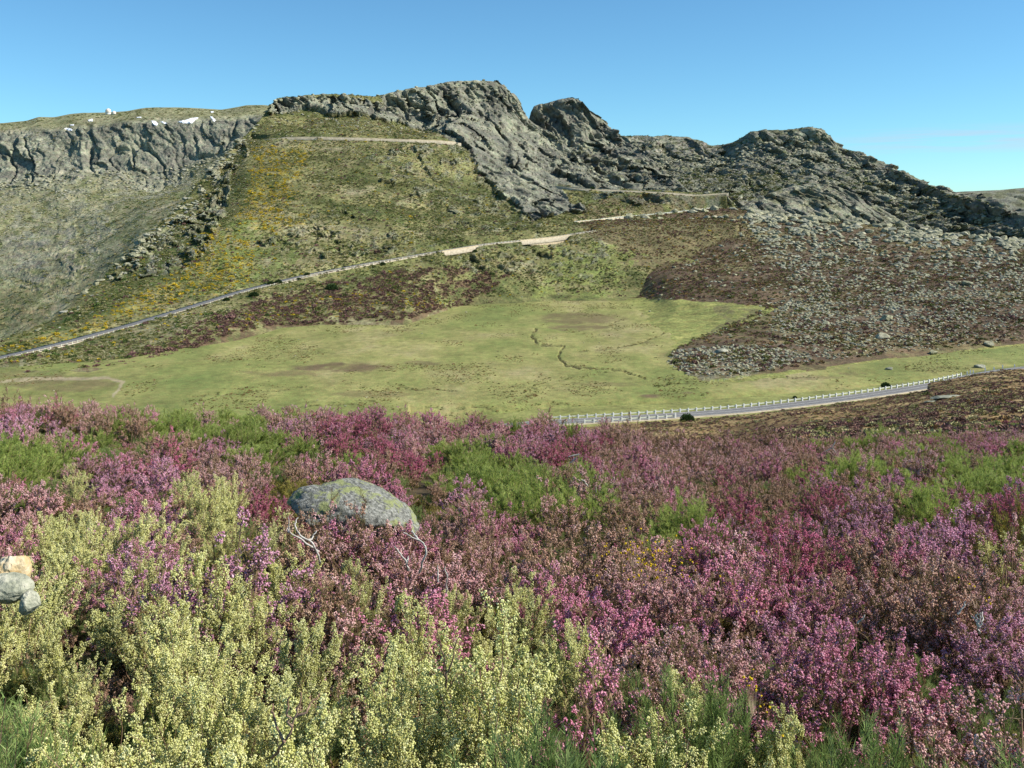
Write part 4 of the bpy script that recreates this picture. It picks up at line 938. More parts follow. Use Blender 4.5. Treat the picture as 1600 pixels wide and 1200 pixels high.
def where_on_slope(px, py, sc3, v):
    nm, lx, ly = min(BLM, key=lambda l: (l[1] - px) ** 2 + 3 * (l[2] - py) ** 2); dx, dy = px - lx, py - ly; q = abs(dx) + abs(dy)
    dist = 'right beside' if q < 12 else ('just' if q < 32 else ('close' if q < 62 else 'well'))
    way = '' if q < 12 else ((' right of' if dx > 0 else ' left of') if abs(dx) > 2 * abs(dy) else ((' below' if dy > 0 else ' above') if abs(dy) > 2 * abs(dx) else ((' below and right of' if dx > 0 else ' below and left of') if dy > 0 else (' above and right of' if dx > 0 else ' above and left of'))))
    tone = 'pale' if v % 3 else 'darker'; shp = 'flat' if sc3[2] / sc3[1] < .8 else ('tall' if sc3[2] / sc3[1] > .98 else 'blocky')
    sz = 'large ' if sc3[1] > 2.1 else ('' if sc3[1] > 1.4 else 'small ')
    return '%s%s %s boulder %s%s %s' % (sz, tone, shp, dist, way, nm)
bigs = []
for i in big:
    o = link('boulder', BM[va_[i]], None, Vector(p_[i])); o.rotation_euler = ro_[i]; o.scale = sc_[i]
    tag(o, where_on_slope(sx_[i], HZ + (CAMZ - p_[i][2]) / p_[i][1] * F, sc_[i], va_[i]), 'boulder', 'boulders on the brown slope'); bigs.append((o, sx_[i]))
spread_labels(bigs)
SPECIAL = [(1408, 352, 6.4, 'huge rounded boulder standing alone on the skyline of the brown slope'), (1385, 500, 3.4, 'dark pointed boulder right of centre on the brown slope'), (1378, 528, 3.2, 'broad tilted boulder just below the dark pointed one'), (1457, 553, 1.9, 'round pale boulder at the edge of the meadow strip'), (1547, 541, 2.2, 'round boulder near the right end of the slope toe'),
    (1126, 551, 2.6, 'largest boulder in the stone pile at the slope toe'), (1389, 577, 1.6, 'low flat boulder lying on the meadow strip'), (1530, 574, 1.8, 'grey boulder on the meadow beside the marker posts'), (1290, 508, 2.4, 'pale wide boulder in the middle of the brown slope'), (1512, 445, 2.8, 'dark shadowed boulder on the right of the brown slope'), (1240, 450, 2.4, 'isolated boulder left of the dense boulder field')]
for k, (px, py, sz, lab) in enumerate(SPECIAL):
    h = hit(px, py)
    if h is None: continue
    o = link('boulder', BM[(k * 3 + 1) % 8], None, Vector(h)); o.scale = (sz * 1.0, sz, sz * .95); o.rotation_euler = (0, 0, k * 1.3)
    tag(o, lab, 'boulder', 'boulders on the brown slope')
for px, py, sz, lab in ((1480, 622, 1.6, 'dark flat rock outcrop in the brown slope beyond the near road'), (1551, 612, .8, 'small pale rock beside the dark outcrop on the brown slope'), (1455, 628, .7, 'small dark rock left of the outcrop on the brown slope')):
    h = hit(px, py)
    o = link('rock_outcrop', BM[0], None, Vector(h)); o.scale = (sz * 2.2, sz, sz * .6); tag(o, lab, 'rock')
# meadow stones
gn_instancer('meadow_stones', p2, sc2, ro2, va2, BS)

# roadside bushes on the hill
M['bush'] = speck_mat('dark_bush_leaves', [(0.03, 0.055, 0.018), (0.06, 0.10, 0.03)], 2, 1, .1, .2)
BU = [mesh_np('leaves', *clump(400 + k, 900, 1, 1.1, .2), M['bush'], False) for k in range(2)]
for k, (px, py, sz, lab) in enumerate([(397, 463, 2.6, 'largest dark round bush under the lower road'), (423, 445, 2.2, 'left of two dark bushes at the edge of the lower road'), (435, 443, 2.3, 'right of two dark bushes at the edge of the lower road'), (480, 431, 2.0, 'dark bush against the lower road guardrail'), (354, 470, 1.8, 'small dark bush at the left under the lower road'), (467, 437, 1.2, 'tiny dark bush between two others by the lower road'), (598, 414, 1.9, 'dark bush right at the guardrail, mid hill'), (518, 453, 3.6, 'wide low green bush in the purple heather of the hill'), (742, 394, 1.8, 'dark bush right of the small retaining wall'),
        (1074, 658, 2.0, 'dark bush at the end of the short guardrail'), (1384, 605, 1.6, 'dark bush behind the long guardrail'), (1242, 622, .7, 'small dark bush sticking up behind the guardrail'), (925, 296, 2.6, 'dark bush beside the upper road')]):
    h = hit(px, py)
    if h is None: continue
    o = empty('bush', Vector(h)); tag(o, lab, 'bush', 'dark bushes beside the mountain road')
    c = link('foliage', BU[k % 2], o); c.scale = (sz, sz, sz * .85)

# ---------------------------------------------------------------- foreground shrubs
def tubes(paths, r0, r1, sides=3):
    """paths (n, k, 3) -> tapered stems"""
    n, k, _ = paths.shape; d = np.gradient(paths, axis=1); d /= np.linalg.norm(d, axis=2)[..., None] + 1e-9
    ref = np.array([0.31, 0.17, 0.05]); a = np.cross(d, ref); a /= np.linalg.norm(a, axis=2)[..., None] + 1e-9; b = np.cross(d, a)
    rad = np.linspace(r0, r1, k)[None, :, None] if np.isscalar(r0) else (r0[:, None] * np.linspace(1, r1, k)[None])[..., None]
    V = np.stack([paths + rad * (a * math.cos(t) + b * math.sin(t)) for t in np.arange(sides) * 2 * math.pi / sides], 2)
    idx = np.arange(n * k * sides).reshape(n, k, sides); j = np.roll(idx, -1, axis=2)
    return V.reshape(-1, 3), np.stack([idx[:, :-1], j[:, :-1], j[:, 1:], idx[:, 1:]], -1).reshape(-1, 4)
def unit(v): return v / (np.linalg.norm(v, axis=-1, keepdims=True) + 1e-9)
def blobs(c, rad, r, squash=.8):
    """small flower bells: squat octahedra"""
    n = len(c); o = np.array([(1, 0, 0), (-1, 0, 0), (0, 1, 0), (0, -1, 0), (0, 0, 1), (0, 0, -1)], float)
    q = unit(r.normal(size=(n, 3))); a = unit(np.cross(q, r.normal(size=(n, 3)))); b = np.cross(q, a)
    V = c[:, None] + rad[:, None, None] * (o[None, :, :1] * a[:, None] * squash + o[None, :, 1:2] * b[:, None] * squash + o[None, :, 2:] * q[:, None] * 1.1)
    f = np.array([(0, 2, 4), (2, 1, 4), (1, 3, 4), (3, 0, 4), (2, 0, 5), (1, 2, 5), (3, 1, 5), (0, 3, 5)])
    return V.reshape(-1, 3), (np.arange(n)[:, None, None] * 6 + f[None]).reshape(-1, 3)
def blades(p, d, L, w, r):
    """narrow leaves"""
    n = len(p); s_ = unit(np.cross(d, r.normal(size=(n, 3)))) * w[:, None]
    V = np.concatenate([p - s_, p + s_, p + d * L[:, None]]); i = np.arange(n)
    return V, np.stack([i, i + n, i + 2 * n], -1)
def bush(seed, h, w, nb, npl, plen, prad, ndot, dot, nleaf, leaf, start=.45, up=1.0, dotu=(.1, 1), clump_=1, dome=.45, lw=.085, out_=.55, spread=.38):
    r = np.random.default_rng(seed); K = 7
    ph = r.uniform(0, 2 * math.pi, nb); rr = w * np.sqrt(r.uniform(0.0, 1, nb)); t = np.linspace(0, 1, K)
    zt = h * (1 - dome * (rr / w) ** 2) * r.uniform(.78, 1.08, nb)
    root = np.stack([r.normal(0, .05, nb), r.normal(0, .05, nb), r.uniform(-.12, -.04, nb)], -1)
    P_ = root[:, None] + np.stack([np.cos(ph)[:, None] * rr[:, None] * t ** 1.25, np.sin(ph)[:, None] * rr[:, None] * t ** 1.25, zt[:, None] * t ** .85], -1)
    P_[:, 1:-1] += r.normal(0, .018, (nb, K - 2, 3))
    out = {}
    st = [tubes(P_, .007, .0022)]
    # plumes
    bi = np.repeat(np.arange(nb), npl); tt = r.uniform(start, 1.0, nb * npl); tt[::npl] = .98
    f = tt * (K - 1); i0 = np.minimum(f.astype(int), K - 2); p0 = P_[bi, i0] + (P_[bi, i0 + 1] - P_[bi, i0]) * (f - i0)[:, None]
    od = np.stack([np.cos(ph[bi]), np.sin(ph[bi]), ph[bi] * 0], -1) * (rr[bi] / w)[:, None]
    d = unit(od * out_ + np.array([0, 0, up]) + r.normal(0, spread, (len(bi), 3)))
    L = plen * r.uniform(.55, 1.2, len(bi))
    u = np.linspace(0, 1, 4)[None, :, None]
    st.append(tubes(p0[:, None] + d[:, None] * L[:, None, None] * u, .0022, .0008))
    V, Q = merge(st); out['stem'] = (V, Q)
    n = len(bi)
    if ndot:
        keep = r.random(n) < clump_; k = np.repeat(np.where(keep)[0], ndot); uu = r.uniform(dotu[0], dotu[1], len(k))
        pr = prad * (1 - .55 * uu) * np.sqrt(r.random(len(k)))
        side = unit(np.cross(d[k], r.normal(size=(len(k), 3))))
        c = p0[k] + d[k] * (L[k] * uu)[:, None] + side * pr[:, None]
        out['flowers'] = blobs(c, dot * r.uniform(.6, 1.25, len(k)), r)
    k = np.repeat(np.arange(n), nleaf); uu = r.uniform(-.25, 1.0, len(k))
    ax = p0[k] + d[k] * (L[k] * uu)[:, None]; side = unit(np.cross(d[k], r.normal(size=(len(k), 3))))
    ld = unit(side * r.uniform(.2, 1.2, (len(k), 1)) + d[k])
    out['foliage'] = blades(ax + side * prad * .15, ld, leaf * r.uniform(.5, 1.3, len(k)), np.full(len(k), leaf * lw), r)
    return out
FLO = {
    'bright pink': [(0.445, 0.148, 0.208), (0.721, 0.284, 0.407), (0.912, 0.522, 0.625)],
    'pale pink': [(0.509, 0.239, 0.230), (0.763, 0.431, 0.427), (0.920, 0.680, 0.615)],
    'deep magenta': [(0.360, 0.080, 0.136), (0.572, 0.159, 0.261), (0.742, 0.318, 0.407)],
    'faded rosy brown': [(0.360, 0.181, 0.114), (0.530, 0.328, 0.240), (0.721, 0.511, 0.385)],
    'lilac pink': [(0.466, 0.181, 0.291), (0.721, 0.352, 0.479), (0.912, 0.602, 0.698)]}
for k, v in FLO.items(): M['f_' + k] = speck_mat(k.replace(' ', '_') + '_bells', v, 22, .8, .18, .14)
M['f_cream'] = speck_mat('cream_bells', [(0.44, 0.44, 0.11), (0.74, 0.72, 0.29), (0.93, 0.90, 0.54)], 24, .8, .15, .10)
M['l_heather'] = speck_mat('heather_needles', [(0.08, 0.08, 0.022), (0.17, 0.135, 0.05), (0.26, 0.18, 0.085)], 6, .9, .15, .2)
M['l_cream'] = speck_mat('tree_heath_needles', [(0.12, 0.14, 0.02), (0.26, 0.27, 0.045), (0.42, 0.40, 0.08)], 6, .9, .2, .15)
M['l_broom'] = speck_mat('broom_twigs', [(0.12, 0.18, 0.05), (0.24, 0.33, 0.10), (0.38, 0.46, 0.18)], 5, .8, .3, .15)
M['l_fresh'] = speck_mat('fresh_green_twigs', [(0.20, 0.26, 0.05), (0.36, 0.44, 0.11), (0.52, 0.56, 0.2)], 4, .8, .4, .12)
M['l_yellowgreen'] = speck_mat('yellow_green_leaves', [(0.14, 0.13, 0.025), (0.27, 0.24, 0.05), (0.4, 0.34, 0.1)], 5, .8, .2, .12)
M['stem'] = speck_mat('woody_stems', [(0.10, 0.06, 0.04), (0.22, 0.14, 0.09), (0.34, 0.25, 0.17)], 9, .9, 0, .15)
M['deadwood'] = speck_mat('bleached_wood', [(0.30, 0.27, 0.23), (0.46, 0.43, 0.38), (0.58, 0.56, 0.5)], 14, .85, 0, .05)
M['petal'] = speck_mat('yellow_petals', [(0.55, 0.36, 0.01), (0.8, 0.55, 0.02)], 20, .8, .2, .05)

def parts_mesh(tagn, b): return {k: mesh_np(k, v, f, M['stem'] if k == 'stem' else (M['l_heather'] if k == 'foliage' else M['f_cream']), False) for k, (v, f) in b.items()}
PINK = [parts_mesh('pink', bush(500 + k, .70 + .10 * (k % 3), .36 + .05 * (k % 2), 30, 9, .105, .030, 24, .0070, 34, .020, .50, .85, (.30, 1.05), .85 - .16 * (k % 3), .60, .085, .8, .45)) for k in range(6)]
TALL = [parts_mesh('cream', bush(520 + k, 1.06 + .12 * (k % 2), .33 + .05 * (k % 2), 19, 11, .14, .034, 56, .0060, 26, .020, .42, 1.1, (.05, 1.05), .92 - .13 * (k % 3), .42)) for k in range(5)]
BROOM = [parts_mesh('broom', bush(540 + k, .70, .36, 46, 10, .15, .02, 0, 0, 34, .055, .25, 2.0, (.3, 1), 0, .45, .030, .5, .22)) for k in range(3)]
CUSH = [parts_mesh('cushion', bush(550 + k, .60, .50, 70, 9, .09, .03, 0, 0, 34, .034, .6, 1.0, (.3, 1), 0, .75, .07, .8)) for k in range(3)]
PROTO = {}
def plant(kind, v):
    """first of a kind: an Empty at the foot of the stems with foliage, stem and flowers as parts"""
    key = (kind, v)
    if kind in FLO: ms, fl, lf = PINK[v % 6], M['f_' + kind], M['l_heather']
    elif kind == 'cream': ms, fl, lf = TALL[v % 5], M['f_cream'], M['l_cream']
    elif kind == 'broom': ms, fl, lf = BROOM[v % 3], None, M['l_broom']
    elif kind == 'fresh': ms, fl, lf = CUSH[v % 3], None, M['l_fresh']
    else: ms, fl, lf = CUSH[(v + 1) % 3], None, M['l_yellowgreen']
    return ms, fl, lf
NAMES = {'cream': ('tree_heath', 'tree heath'), 'broom': ('green_broom', 'broom bush'), 'fresh': ('green_cushion_shrub', 'green shrub'), 'yellowgreen': ('yellow_green_shrub', 'shrub')}
GROUPS = {'cream': 'cream flowering heath bushes in the foreground', 'broom': 'spiky green broom bushes', 'fresh': 'bright green cushion shrubs in the heather', 'yellowgreen': 'yellow green shrubs in the heather'}
def put_plant(kind, v, loc, rz, scl, label, lean=(0, 0)):
    ms, fl, lf = plant(kind, v); nm, cat = NAMES.get(kind, ('heather_bush', 'heather'))
    o = bpy.data.objects.new(nm, None); C.objects.link(o); o.location = loc; o.rotation_euler = (lean[0], lean[1], rz); o.scale = scl; o.empty_display_size = .1
    tag(o, label, cat, GROUPS.get(kind, 'pink heather bushes in the foreground'))
    for pn, me in ms.items():
        c = bpy.data.objects.new(pn, me); C.objects.link(c); c.parent = o
        if pn != 'stem':
            c.material_slots[0].link = 'OBJECT'; c.material_slots[0].material = fl if pn == 'flowers' else lf
    return o
def joined(ms, fl, lf, name):
    """the same plant as one mesh, for the scattered rest"""
    Vs, Fs_, mi, o = [], [], [], 0
    for pn, me in ms.items():
        n = len(me.vertices); co = np.empty(n * 3, np.float32); me.vertices.foreach_get('co', co); Vs.append(co.reshape(-1, 3))
        nl = len(me.loops); li = np.empty(nl, np.int32); me.loops.foreach_get('vertex_index', li); k = nl // len(me.polygons)
        f = li.reshape(-1, k) + o
        Fs_.append(f); mi.append(np.full(len(f), {'stem': 0, 'foliage': 1, 'flowers': 2}[pn])); o += n
    return mesh_np(name, np.concatenate(Vs), Fs_, [M['stem'], lf] + ([fl] if fl else []), False, midx=np.concatenate(mi))

# zones, in photo coordinates of the bush tops
Z_CREAM = [[(-200, 900), (40, 905), (80, 800), (120, 770), (165, 800), (200, 870), (250, 840), (330, 870), (440, 888), (520, 876), (570, 914), (640, 908), (700, 930), (800, 920), (880, 950), (960, 990), (1050, 1020), (1045, 1060), (1100, 1110), (1060, 1170), (980, 1190), (960, 1400), (-400, 1400)], [(1180, 1160), (1330, 1140), (1300, 1400), (1180, 1400)], [(265, 745), (330, 735), (410, 760), (400, 800), (320, 815), (260, 790)], [(1565, 812), (1700, 805), (1700, 850), (1565, 850)]]
Z_PINKIN = [[(880, 1020), (960, 1030), (1010, 1080), (960, 1140), (860, 1150), (830, 1100)]]
Z_BROOM = [[(1040, 1040), (1110, 1050), (1190, 1040), (1200, 1160), (1120, 1200), (1100, 1110)], [(600, 1165), (800, 1150), (1000, 1160), (1000, 1500), (560, 1500)], [(1340, 1130), (1480, 1090), (1800, 1120), (1900, 1500), (1300, 1500)], [(-200, 1150), (30, 1130), (60, 1500), (-200, 1500)]]
Z_FRESH = [[(-200, 665), (60, 668), (110, 690), (80, 715), (-200, 712)], [(120, 650), (200, 640), (300, 628), (400, 634), (480, 648), (490, 668), (400, 700), (330, 680), (240, 660), (170, 690), (120, 690)], [(640, 700), (700, 680), (790, 690), (860, 705), (880, 745), (830, 775), (740, 760), (680, 735)], [(880, 740), (930, 715), (975, 740), (965, 775), (900, 780)], [(1320, 715), (1400, 700), (1460, 700), (1600, 698), (1700, 700), (1700, 728), (1500, 735), (1330, 735)], [(1430, 745), (1500, 740), (1500, 765), (1430, 770)], [(1020, 770), (1110, 775), (1110, 800), (1020, 795)], [(1140, 755), (1190, 760), (1190, 790), (1140, 785)], [(1230, 662), (1420, 664), (1490, 668), (1480, 678), (1250, 675)], [(1180, 720), (1230, 720), (1230, 745), (1180, 740)]]
Z_YG = [[(465, 715), (560, 715), (590, 745), (540, 758), (470, 750)], [(1530, 775), (1580, 780), (1580, 810), (1530, 810)], [(1440, 720), (1500, 712), (1510, 735), (1450, 742)]]
Z_MAG = [[(395, 735), (480, 745), (490, 800), (420, 805), (390, 770)], [(840, 655), (910, 665), (912, 705), (850, 690)], [(490, 640), (610, 636), (610, 690), (500, 690)], [(600, 690), (670, 680), (660, 710), (610, 715)], [(1230, 660), (1310, 655), (1310, 668), (1230, 670)]]
Z_LILAC = [[(130, 695), (270, 690), (270, 860), (170, 880), (130, 760)], [(-100, 630), (80, 640), (70, 690), (-100, 690)], [(1160, 850), (1330, 860), (1330, 960), (1240, 960), (1160, 900)], [(1400, 745), (1470, 760), (1500, 830), (1400, 800)], [(1100, 780), (1190, 770), (1200, 810), (1120, 820)], [(1520, 920), (1700, 900), (1700, 1080), (1520, 1060)], [(680, 820), (720, 830), (710, 860), (680, 860)]]
Z_FADED = [[(780, 720), (1130, 700), (1150, 760), (1000, 800), (800, 860), (640, 860), (700, 780)], [(850, 655), (1100, 660), (1600, 680), (1700, 700), (1200, 715), (900, 700)], [(1280, 800), (1400, 830), (1400, 940), (1260, 880)], [(420, 800), (700, 800), (800, 900), (600, 880), (430, 860)]]
Z_PALE = [[(950, 850), (1160, 850), (1260, 960), (1420, 1150), (1180, 1080), (980, 960)], [(-100, 790), (120, 800), (90, 870), (-100, 880)], [(950, 760), (1110, 740), (1120, 770), (960, 800)]]
def inz(z, x, y): return any(inpoly(np.array([x]), np.array([y]), p)[0] for p in z)
ROCKS_KEEP = [(572, 792, 105, 45), (25, 893, 62, 40)]
rs = np.random.default_rng(11)
# blue-noise positions, tighter near the eye
cand = []; cell = {}
def far_enough(x, y, d):
    cx, cy = int(math.floor(x / .7)), int(math.floor(y / .7))
    for i in range(cx - 2, cx + 3):
        for j in range(cy - 2, cy + 3):
            for q in cell.get((i, j), ()):
                if (q[0] - x) ** 2 + (q[1] - y) ** 2 < d * d: return False
    return True
for _ in range(60000):
    y = 1.9 + 44 * rs.random() ** 1.25; hw_ = .60 * y + 2.0; x = rs.uniform(-hw_, hw_)
    d = .40 if y < 7 else (.47 if y < 14 else .62)
    if y < 2.3 + 0.0 * abs(x): continue
    if far_enough(x, y, d):
        cell.setdefault((int(math.floor(x / .7)), int(math.floor(y / .7))), []).append((x, y)); cand.append((x, y))
cand = np.array(cand); cand = cand[np.argsort(cand[:, 1])]
gz = near_z(cand[:, 0], cand[:, 1])
recs = []
def cell_of(x, y, g, seed):
    best = (9, 0, 0); cx, cy = int(math.floor(x / g)), int(math.floor(y / g))
    for i in (-1, 0, 1):
        for j in (-1, 0, 1):
            a_, b_ = cx + i, cy + j
            h = [float(hash3(np.int64(a_), np.int64(b_), np.int64(q), seed)) for q in range(4)]
            d_ = math.hypot(x - (a_ + .15 + .7 * h[0]) * g, y - (b_ + .15 + .7 * h[1]) * g)
            if d_ < best[0]: best = (d_, h[2], h[3])
    return best
for (x, y), z in zip(cand, gz):
    sx = 800 + x / y * F; jx, jy = rs.normal(0, 16), rs.normal(0, 9)
    # canopy roughness: tall and low stands
    hv = 1 + .22 * float(vnoise(np.array([x / 1.7]), np.array([y / 2.2]), np.array([.5]), 61)[0])
    gap = float(vnoise(np.array([x / .85]), np.array([y / 1.0]), np.array([.5]), 63)[0]); cd, cr1, cr2 = cell_of(x, y, 1.25 if y < 14 else 1.7, 77); cg = cd / (1.25 if y < 14 else 1.7)
    hv *= (1 + .10 * gap) * (1.10 + .16 * (cr1 - .5) - .68 * min(1, cg * 1.5) ** 2)
    top = HZ + (CAMZ - z - .78 * hv) / y * F
    a, b = sx + jx, top + jy
    if not (inz(Z_CREAM, a, b) and rs.random() < .8) and ((gap < -.55 and y < 26) or (cg > .60 and y < 18 and rs.random() < .7)): continue
    if inz(Z_CREAM, a, b): hv = max(hv, .85)
    if inz(Z_PINKIN, a, b) and rs.random() < .7: k = 'lilac pink' if rs.random() < .4 else 'faded rosy brown'
    elif inz(Z_BROOM, a, b): k = 'broom'
    elif inz(Z_CREAM, a, b): k = 'cream' if rs.random() < .93 else ('faded rosy brown' if rs.random() < .6 else 'broom')
    elif inz(Z_FRESH, a, b + 4): k = 'fresh' if rs.random() < .93 else 'pale pink'
    elif inz(Z_YG, a, b): k = 'yellowgreen'
    elif inz(Z_MAG, a, b): k = 'deep magenta'
    elif inz(Z_LILAC, a, b): k = 'lilac pink' if rs.random() < .75 else 'bright pink'
    elif inz(Z_FADED, a, b): k = 'faded rosy brown' if rs.random() < .42 else ('pale pink' if rs.random() < .6 else 'bright pink')
    elif inz(Z_PALE, a, b): k = 'pale pink' if rs.random() < .7 else 'bright pink'
    else:
        q = float(vnoise(np.array([x / 2.1]), np.array([y / 2.6]), np.array([3.5]), 62)[0]) * .5 + (cr2 - .5) * 1.7 + rs.normal(0, .14)
        k = 'deep magenta' if q < -.72 else ('faded rosy brown' if q < -.36 else ('pale pink' if q < .22 else ('bright pink' if q < .62 else 'lilac pink')))
        if rs.random() < .035: k = 'fresh' if y > 9 else 'broom'
    if y > 33 and sx > 1150 and rs.random() < .35: continue
    if any(((sx - cx) / rx) ** 2 + ((top - .0 - cy) / ry) ** 2 < 1 and (-.45 if yy_ > 8 else -.3) < y - yy_ < (1.0 if yy_ > 8 else .3) for (cx, cy, rx, ry), yy_ in zip(ROCKS_KEEP, (10.2, 5.6))): continue
    if k == 'cream' and y > 2.2 and abs(sx - 30) < 95 and 4.2 < y < 5.4: hv *= .62
    if 8.6 < y < 9.8 and abs(sx - 575) < 120: hv = max(.80, min(hv, .92)) * (1.05 if sx < 500 else .96)
    if k == 'cream': s_ = hv * rs.uniform(.70, .92) * (.84 if sx > 620 else 1)
    elif k in ('fresh', 'yellowgreen'): s_ = hv * rs.uniform(1.1, 1.35)
    elif k == 'broom': s_ = hv * rs.uniform(1.0, 1.25)
    else: s_ = hv * rs.uniform(.88, 1.14)
    if y < 3.0: s_ *= .88
    recs.append((k, x, y, float(z), s_, sx, top))
for q_, (sx, ty, yy_) in enumerate([(462, 800, 9.35), (492, 808, 9.3), (522, 800, 9.25), (550, 812, 9.3), (580, 806, 9.2), (610, 818, 9.3), (640, 822, 9.35), (665, 828, 9.4), (478, 822, 8.8), (535, 826, 8.8), (598, 830, 8.8)]):
    xx_ = (sx - 800) / F * yy_; zz_ = float(near_z(np.array([xx_]), np.array([yy_]))[0]); tz_ = CAMZ - (ty - 18 - HZ) / F * yy_
    recs.append((('faded rosy brown', 'pale pink', 'bright pink', 'faded rosy brown')[q_ % 4], xx_, yy_, zz_, max(.5, (tz_ - zz_) / .80), sx, ty))
recs.sort(key=lambda q: q[2])
counts = {}; rest = []
LM = [('the lichened boulder', 572, 790), ('the ochre rock', 30, 880), ('the forked dead branches', 465, 835), ('the curved bleached branch', 655, 860), ('the yellow flowers', 1020, 880), ('the small white dead twig', 1530, 965), ('the lower left corner', 40, 1180), ('the lower right corner', 1570, 1180), ('the bottom centre', 800, 1180), ('the short guardrail', 1000, 665), ('the left green shrubs', 350, 660), ('the middle green hollow', 760, 720), ('the right pale shrub', 1590, 760), ('the dark gap', 1345, 930), ('the left brow', 80, 620)]
HUGE = 1
planted = []
for k, x, y, z, s_, sx, top in recs:
    cls = 'pink' if k in FLO else k
    vis = -120 < sx < 1720
    lim = 300 if cls == 'pink' else 290
    if vis and counts.get(cls, 0) < lim:
        counts[cls] = counts.get(cls, 0) + 1
        nm, lx, ly = min(LM, key=lambda l: (l[1] - sx) ** 2 + 2 * (l[2] - top) ** 2)
        dx, dy = sx - lx, top - ly
        rel = ('right beside' if abs(dx) + abs(dy) < 50 else ('just ' if abs(dx) + abs(dy) < 120 else 'well ') + (('right of' if dx > 0 else 'left of') if abs(dx) > abs(dy) * 1.6 else (('in front of' if dy > 0 else 'behind') if abs(dy) > abs(dx) * 1.6 else (('front right of' if dx > 0 else 'front left of') if dy > 0 else ('behind right of' if dx > 0 else 'behind left of')))))
        size = 'tall' if s_ > 1.04 else ('low' if s_ < .86 else 'medium')
        if cls == 'pink': lab = '%s %s heather bush %s %s' % (size, k, rel, nm)
        elif k == 'cream': lab = '%s cream-flowered heath bush %s %s' % (size, rel, nm)
        elif k == 'broom': lab = '%s spiky green broom bush %s %s' % (size, rel, nm)
        elif k == 'fresh': lab = '%s bright green cushion shrub %s %s' % (size, rel, nm)
        else: lab = '%s yellow green shrub %s %s' % (size, rel, nm)
        w_ = s_ * rs.uniform(.92, 1.12)
        ob_ = put_plant(k, int(rs.integers(0, 30)), (x, y, z), rs.uniform(0, 6.28), (w_, w_, s_), lab, (rs.normal(0, .06), rs.normal(0, .06))); planted.append((ob_, sx))
    else: rest.append((k, x, y, z, s_))
spread_labels(planted)
for o_, _ in planted:
    if len(o_['label'].split()) > 16: o_['label'] = o_['label'].replace(' bush ', ' ').replace('from left, ', ', ') if len(o_['label'].replace(' bush ', ' ').split()) > 16 else o_['label'].replace(' bush ', ' ')
kinds = list(FLO) + ['fresh', 'broom', 'yellowgreen', 'cream']; so = []; base_i = {}
for k in kinds:
    base_i[k] = len(so)
    for v in range(3 if k in FLO else 2):
        ms, fl, lf = plant(k, v * 2 if k in FLO else v); so.append(src('shrub', joined(ms, fl, lf, 'shrub')))
nr = len(rest); rr_ = np.random.default_rng(12)
gn_instancer('heather_thicket', [(q[1], q[2], q[3]) for q in rest], [(q[4] * 1.12, q[4] * 1.12, q[4]) for q in rest], turned(nr, rr_, .08), [base_i[q[0]] + rr_.integers(0, 3 if q[0] in FLO else 2) for q in rest], so)
# low undergrowth and litter between the bushes
nu = 3000; uy = 1.8 + 26 * rs.random(nu) ** 1.2; ux = rs.uniform(-1, 1, nu) * (.6 * uy + 1.5); uz = near_z(ux, uy)
uk = np.array([base_i[q] + rs.integers(0, 2) for q in rs.choice(['faded rosy brown', 'broom', 'yellowgreen', 'pale pink'], nu, p=[.25, .5, .2, .05])])
us = rs.uniform(.25, .45, nu); gn_instancer('undergrowth', np.stack([ux, uy, uz], -1), np.stack([us * 1.3, us * 1.3, us], -1), turned(nu, rr_, .15), uk, so)
# band of scrub beyond the brow, running down the slope on the right
nb_ = 1500; bx = rs.uniform(0, 1, nb_); by = 44 + 40 * rs.random(nb_) ** 1.4; bx = (1050 + 650 * bx - 800) / F * by
bk = rs.choice(len(so), nb_, p=None); gzb = near_z(bx, by)
pk = [base_i[k] for k in ('deep magenta', 'faded rosy brown', 'faded rosy brown', 'fresh', 'broom', 'yellowgreen')]
bk = np.array([pk[i] for i in rs.integers(0, 6, nb_)])
gn_instancer('scrub_band', np.stack([bx, by, gzb], -1), np.stack([np.full(nb_, .75), np.full(nb_, .75), np.full(nb_, .5)], -1), turned(nb_, rr_, .08), bk, so)

# ---- rocks in the heather
def lichen_rock_mat():
    m, nt, b = new_mat('lichened_granite'); tc = nd(nt, 'ShaderNodeTexCoord'); v = tc.outputs['Object']
    n1 = noise_node(nt, v, 2.2, 6, .7); n2 = noise_node(nt, v, 26, 4, .7); n3 = noise_node(nt, v, 3.4, 7, .75)
    base = ramp(nt, n2.outputs['Fac'], [(.35, (.07, .07, .062)), (.5, (.19, .19, .165)), (.65, (.36, .355, .31))])
    li = ramp(nt, n3.outputs['Fac'], [(.50, (0, 0, 0)), (.56, (1, 1, 1))]); c = mixc(nt, 'MIX', li.outputs[0], base.outputs[0], (.26, .28, .12))
    dk_ = ramp(nt, n1.outputs['Fac'], [(.34, (1, 1, 1)), (.42, (0, 0, 0))]); c = mixc(nt, 'MIX', dk_.outputs[0], c, (.10, .105, .08))
    nt.links.new(c, b.inputs['Base Color'])
    bp = nd(nt, 'ShaderNodeBump'); bp.inputs['Distance'].default_value = .03; bp.inputs['Strength'].default_value = 1; nt.links.new(n2.outputs['Fac'], bp.inputs['Height']); nt.links.new(bp.outputs[0], b.inputs['Normal'])
    return m
LR = lichen_rock_mat()
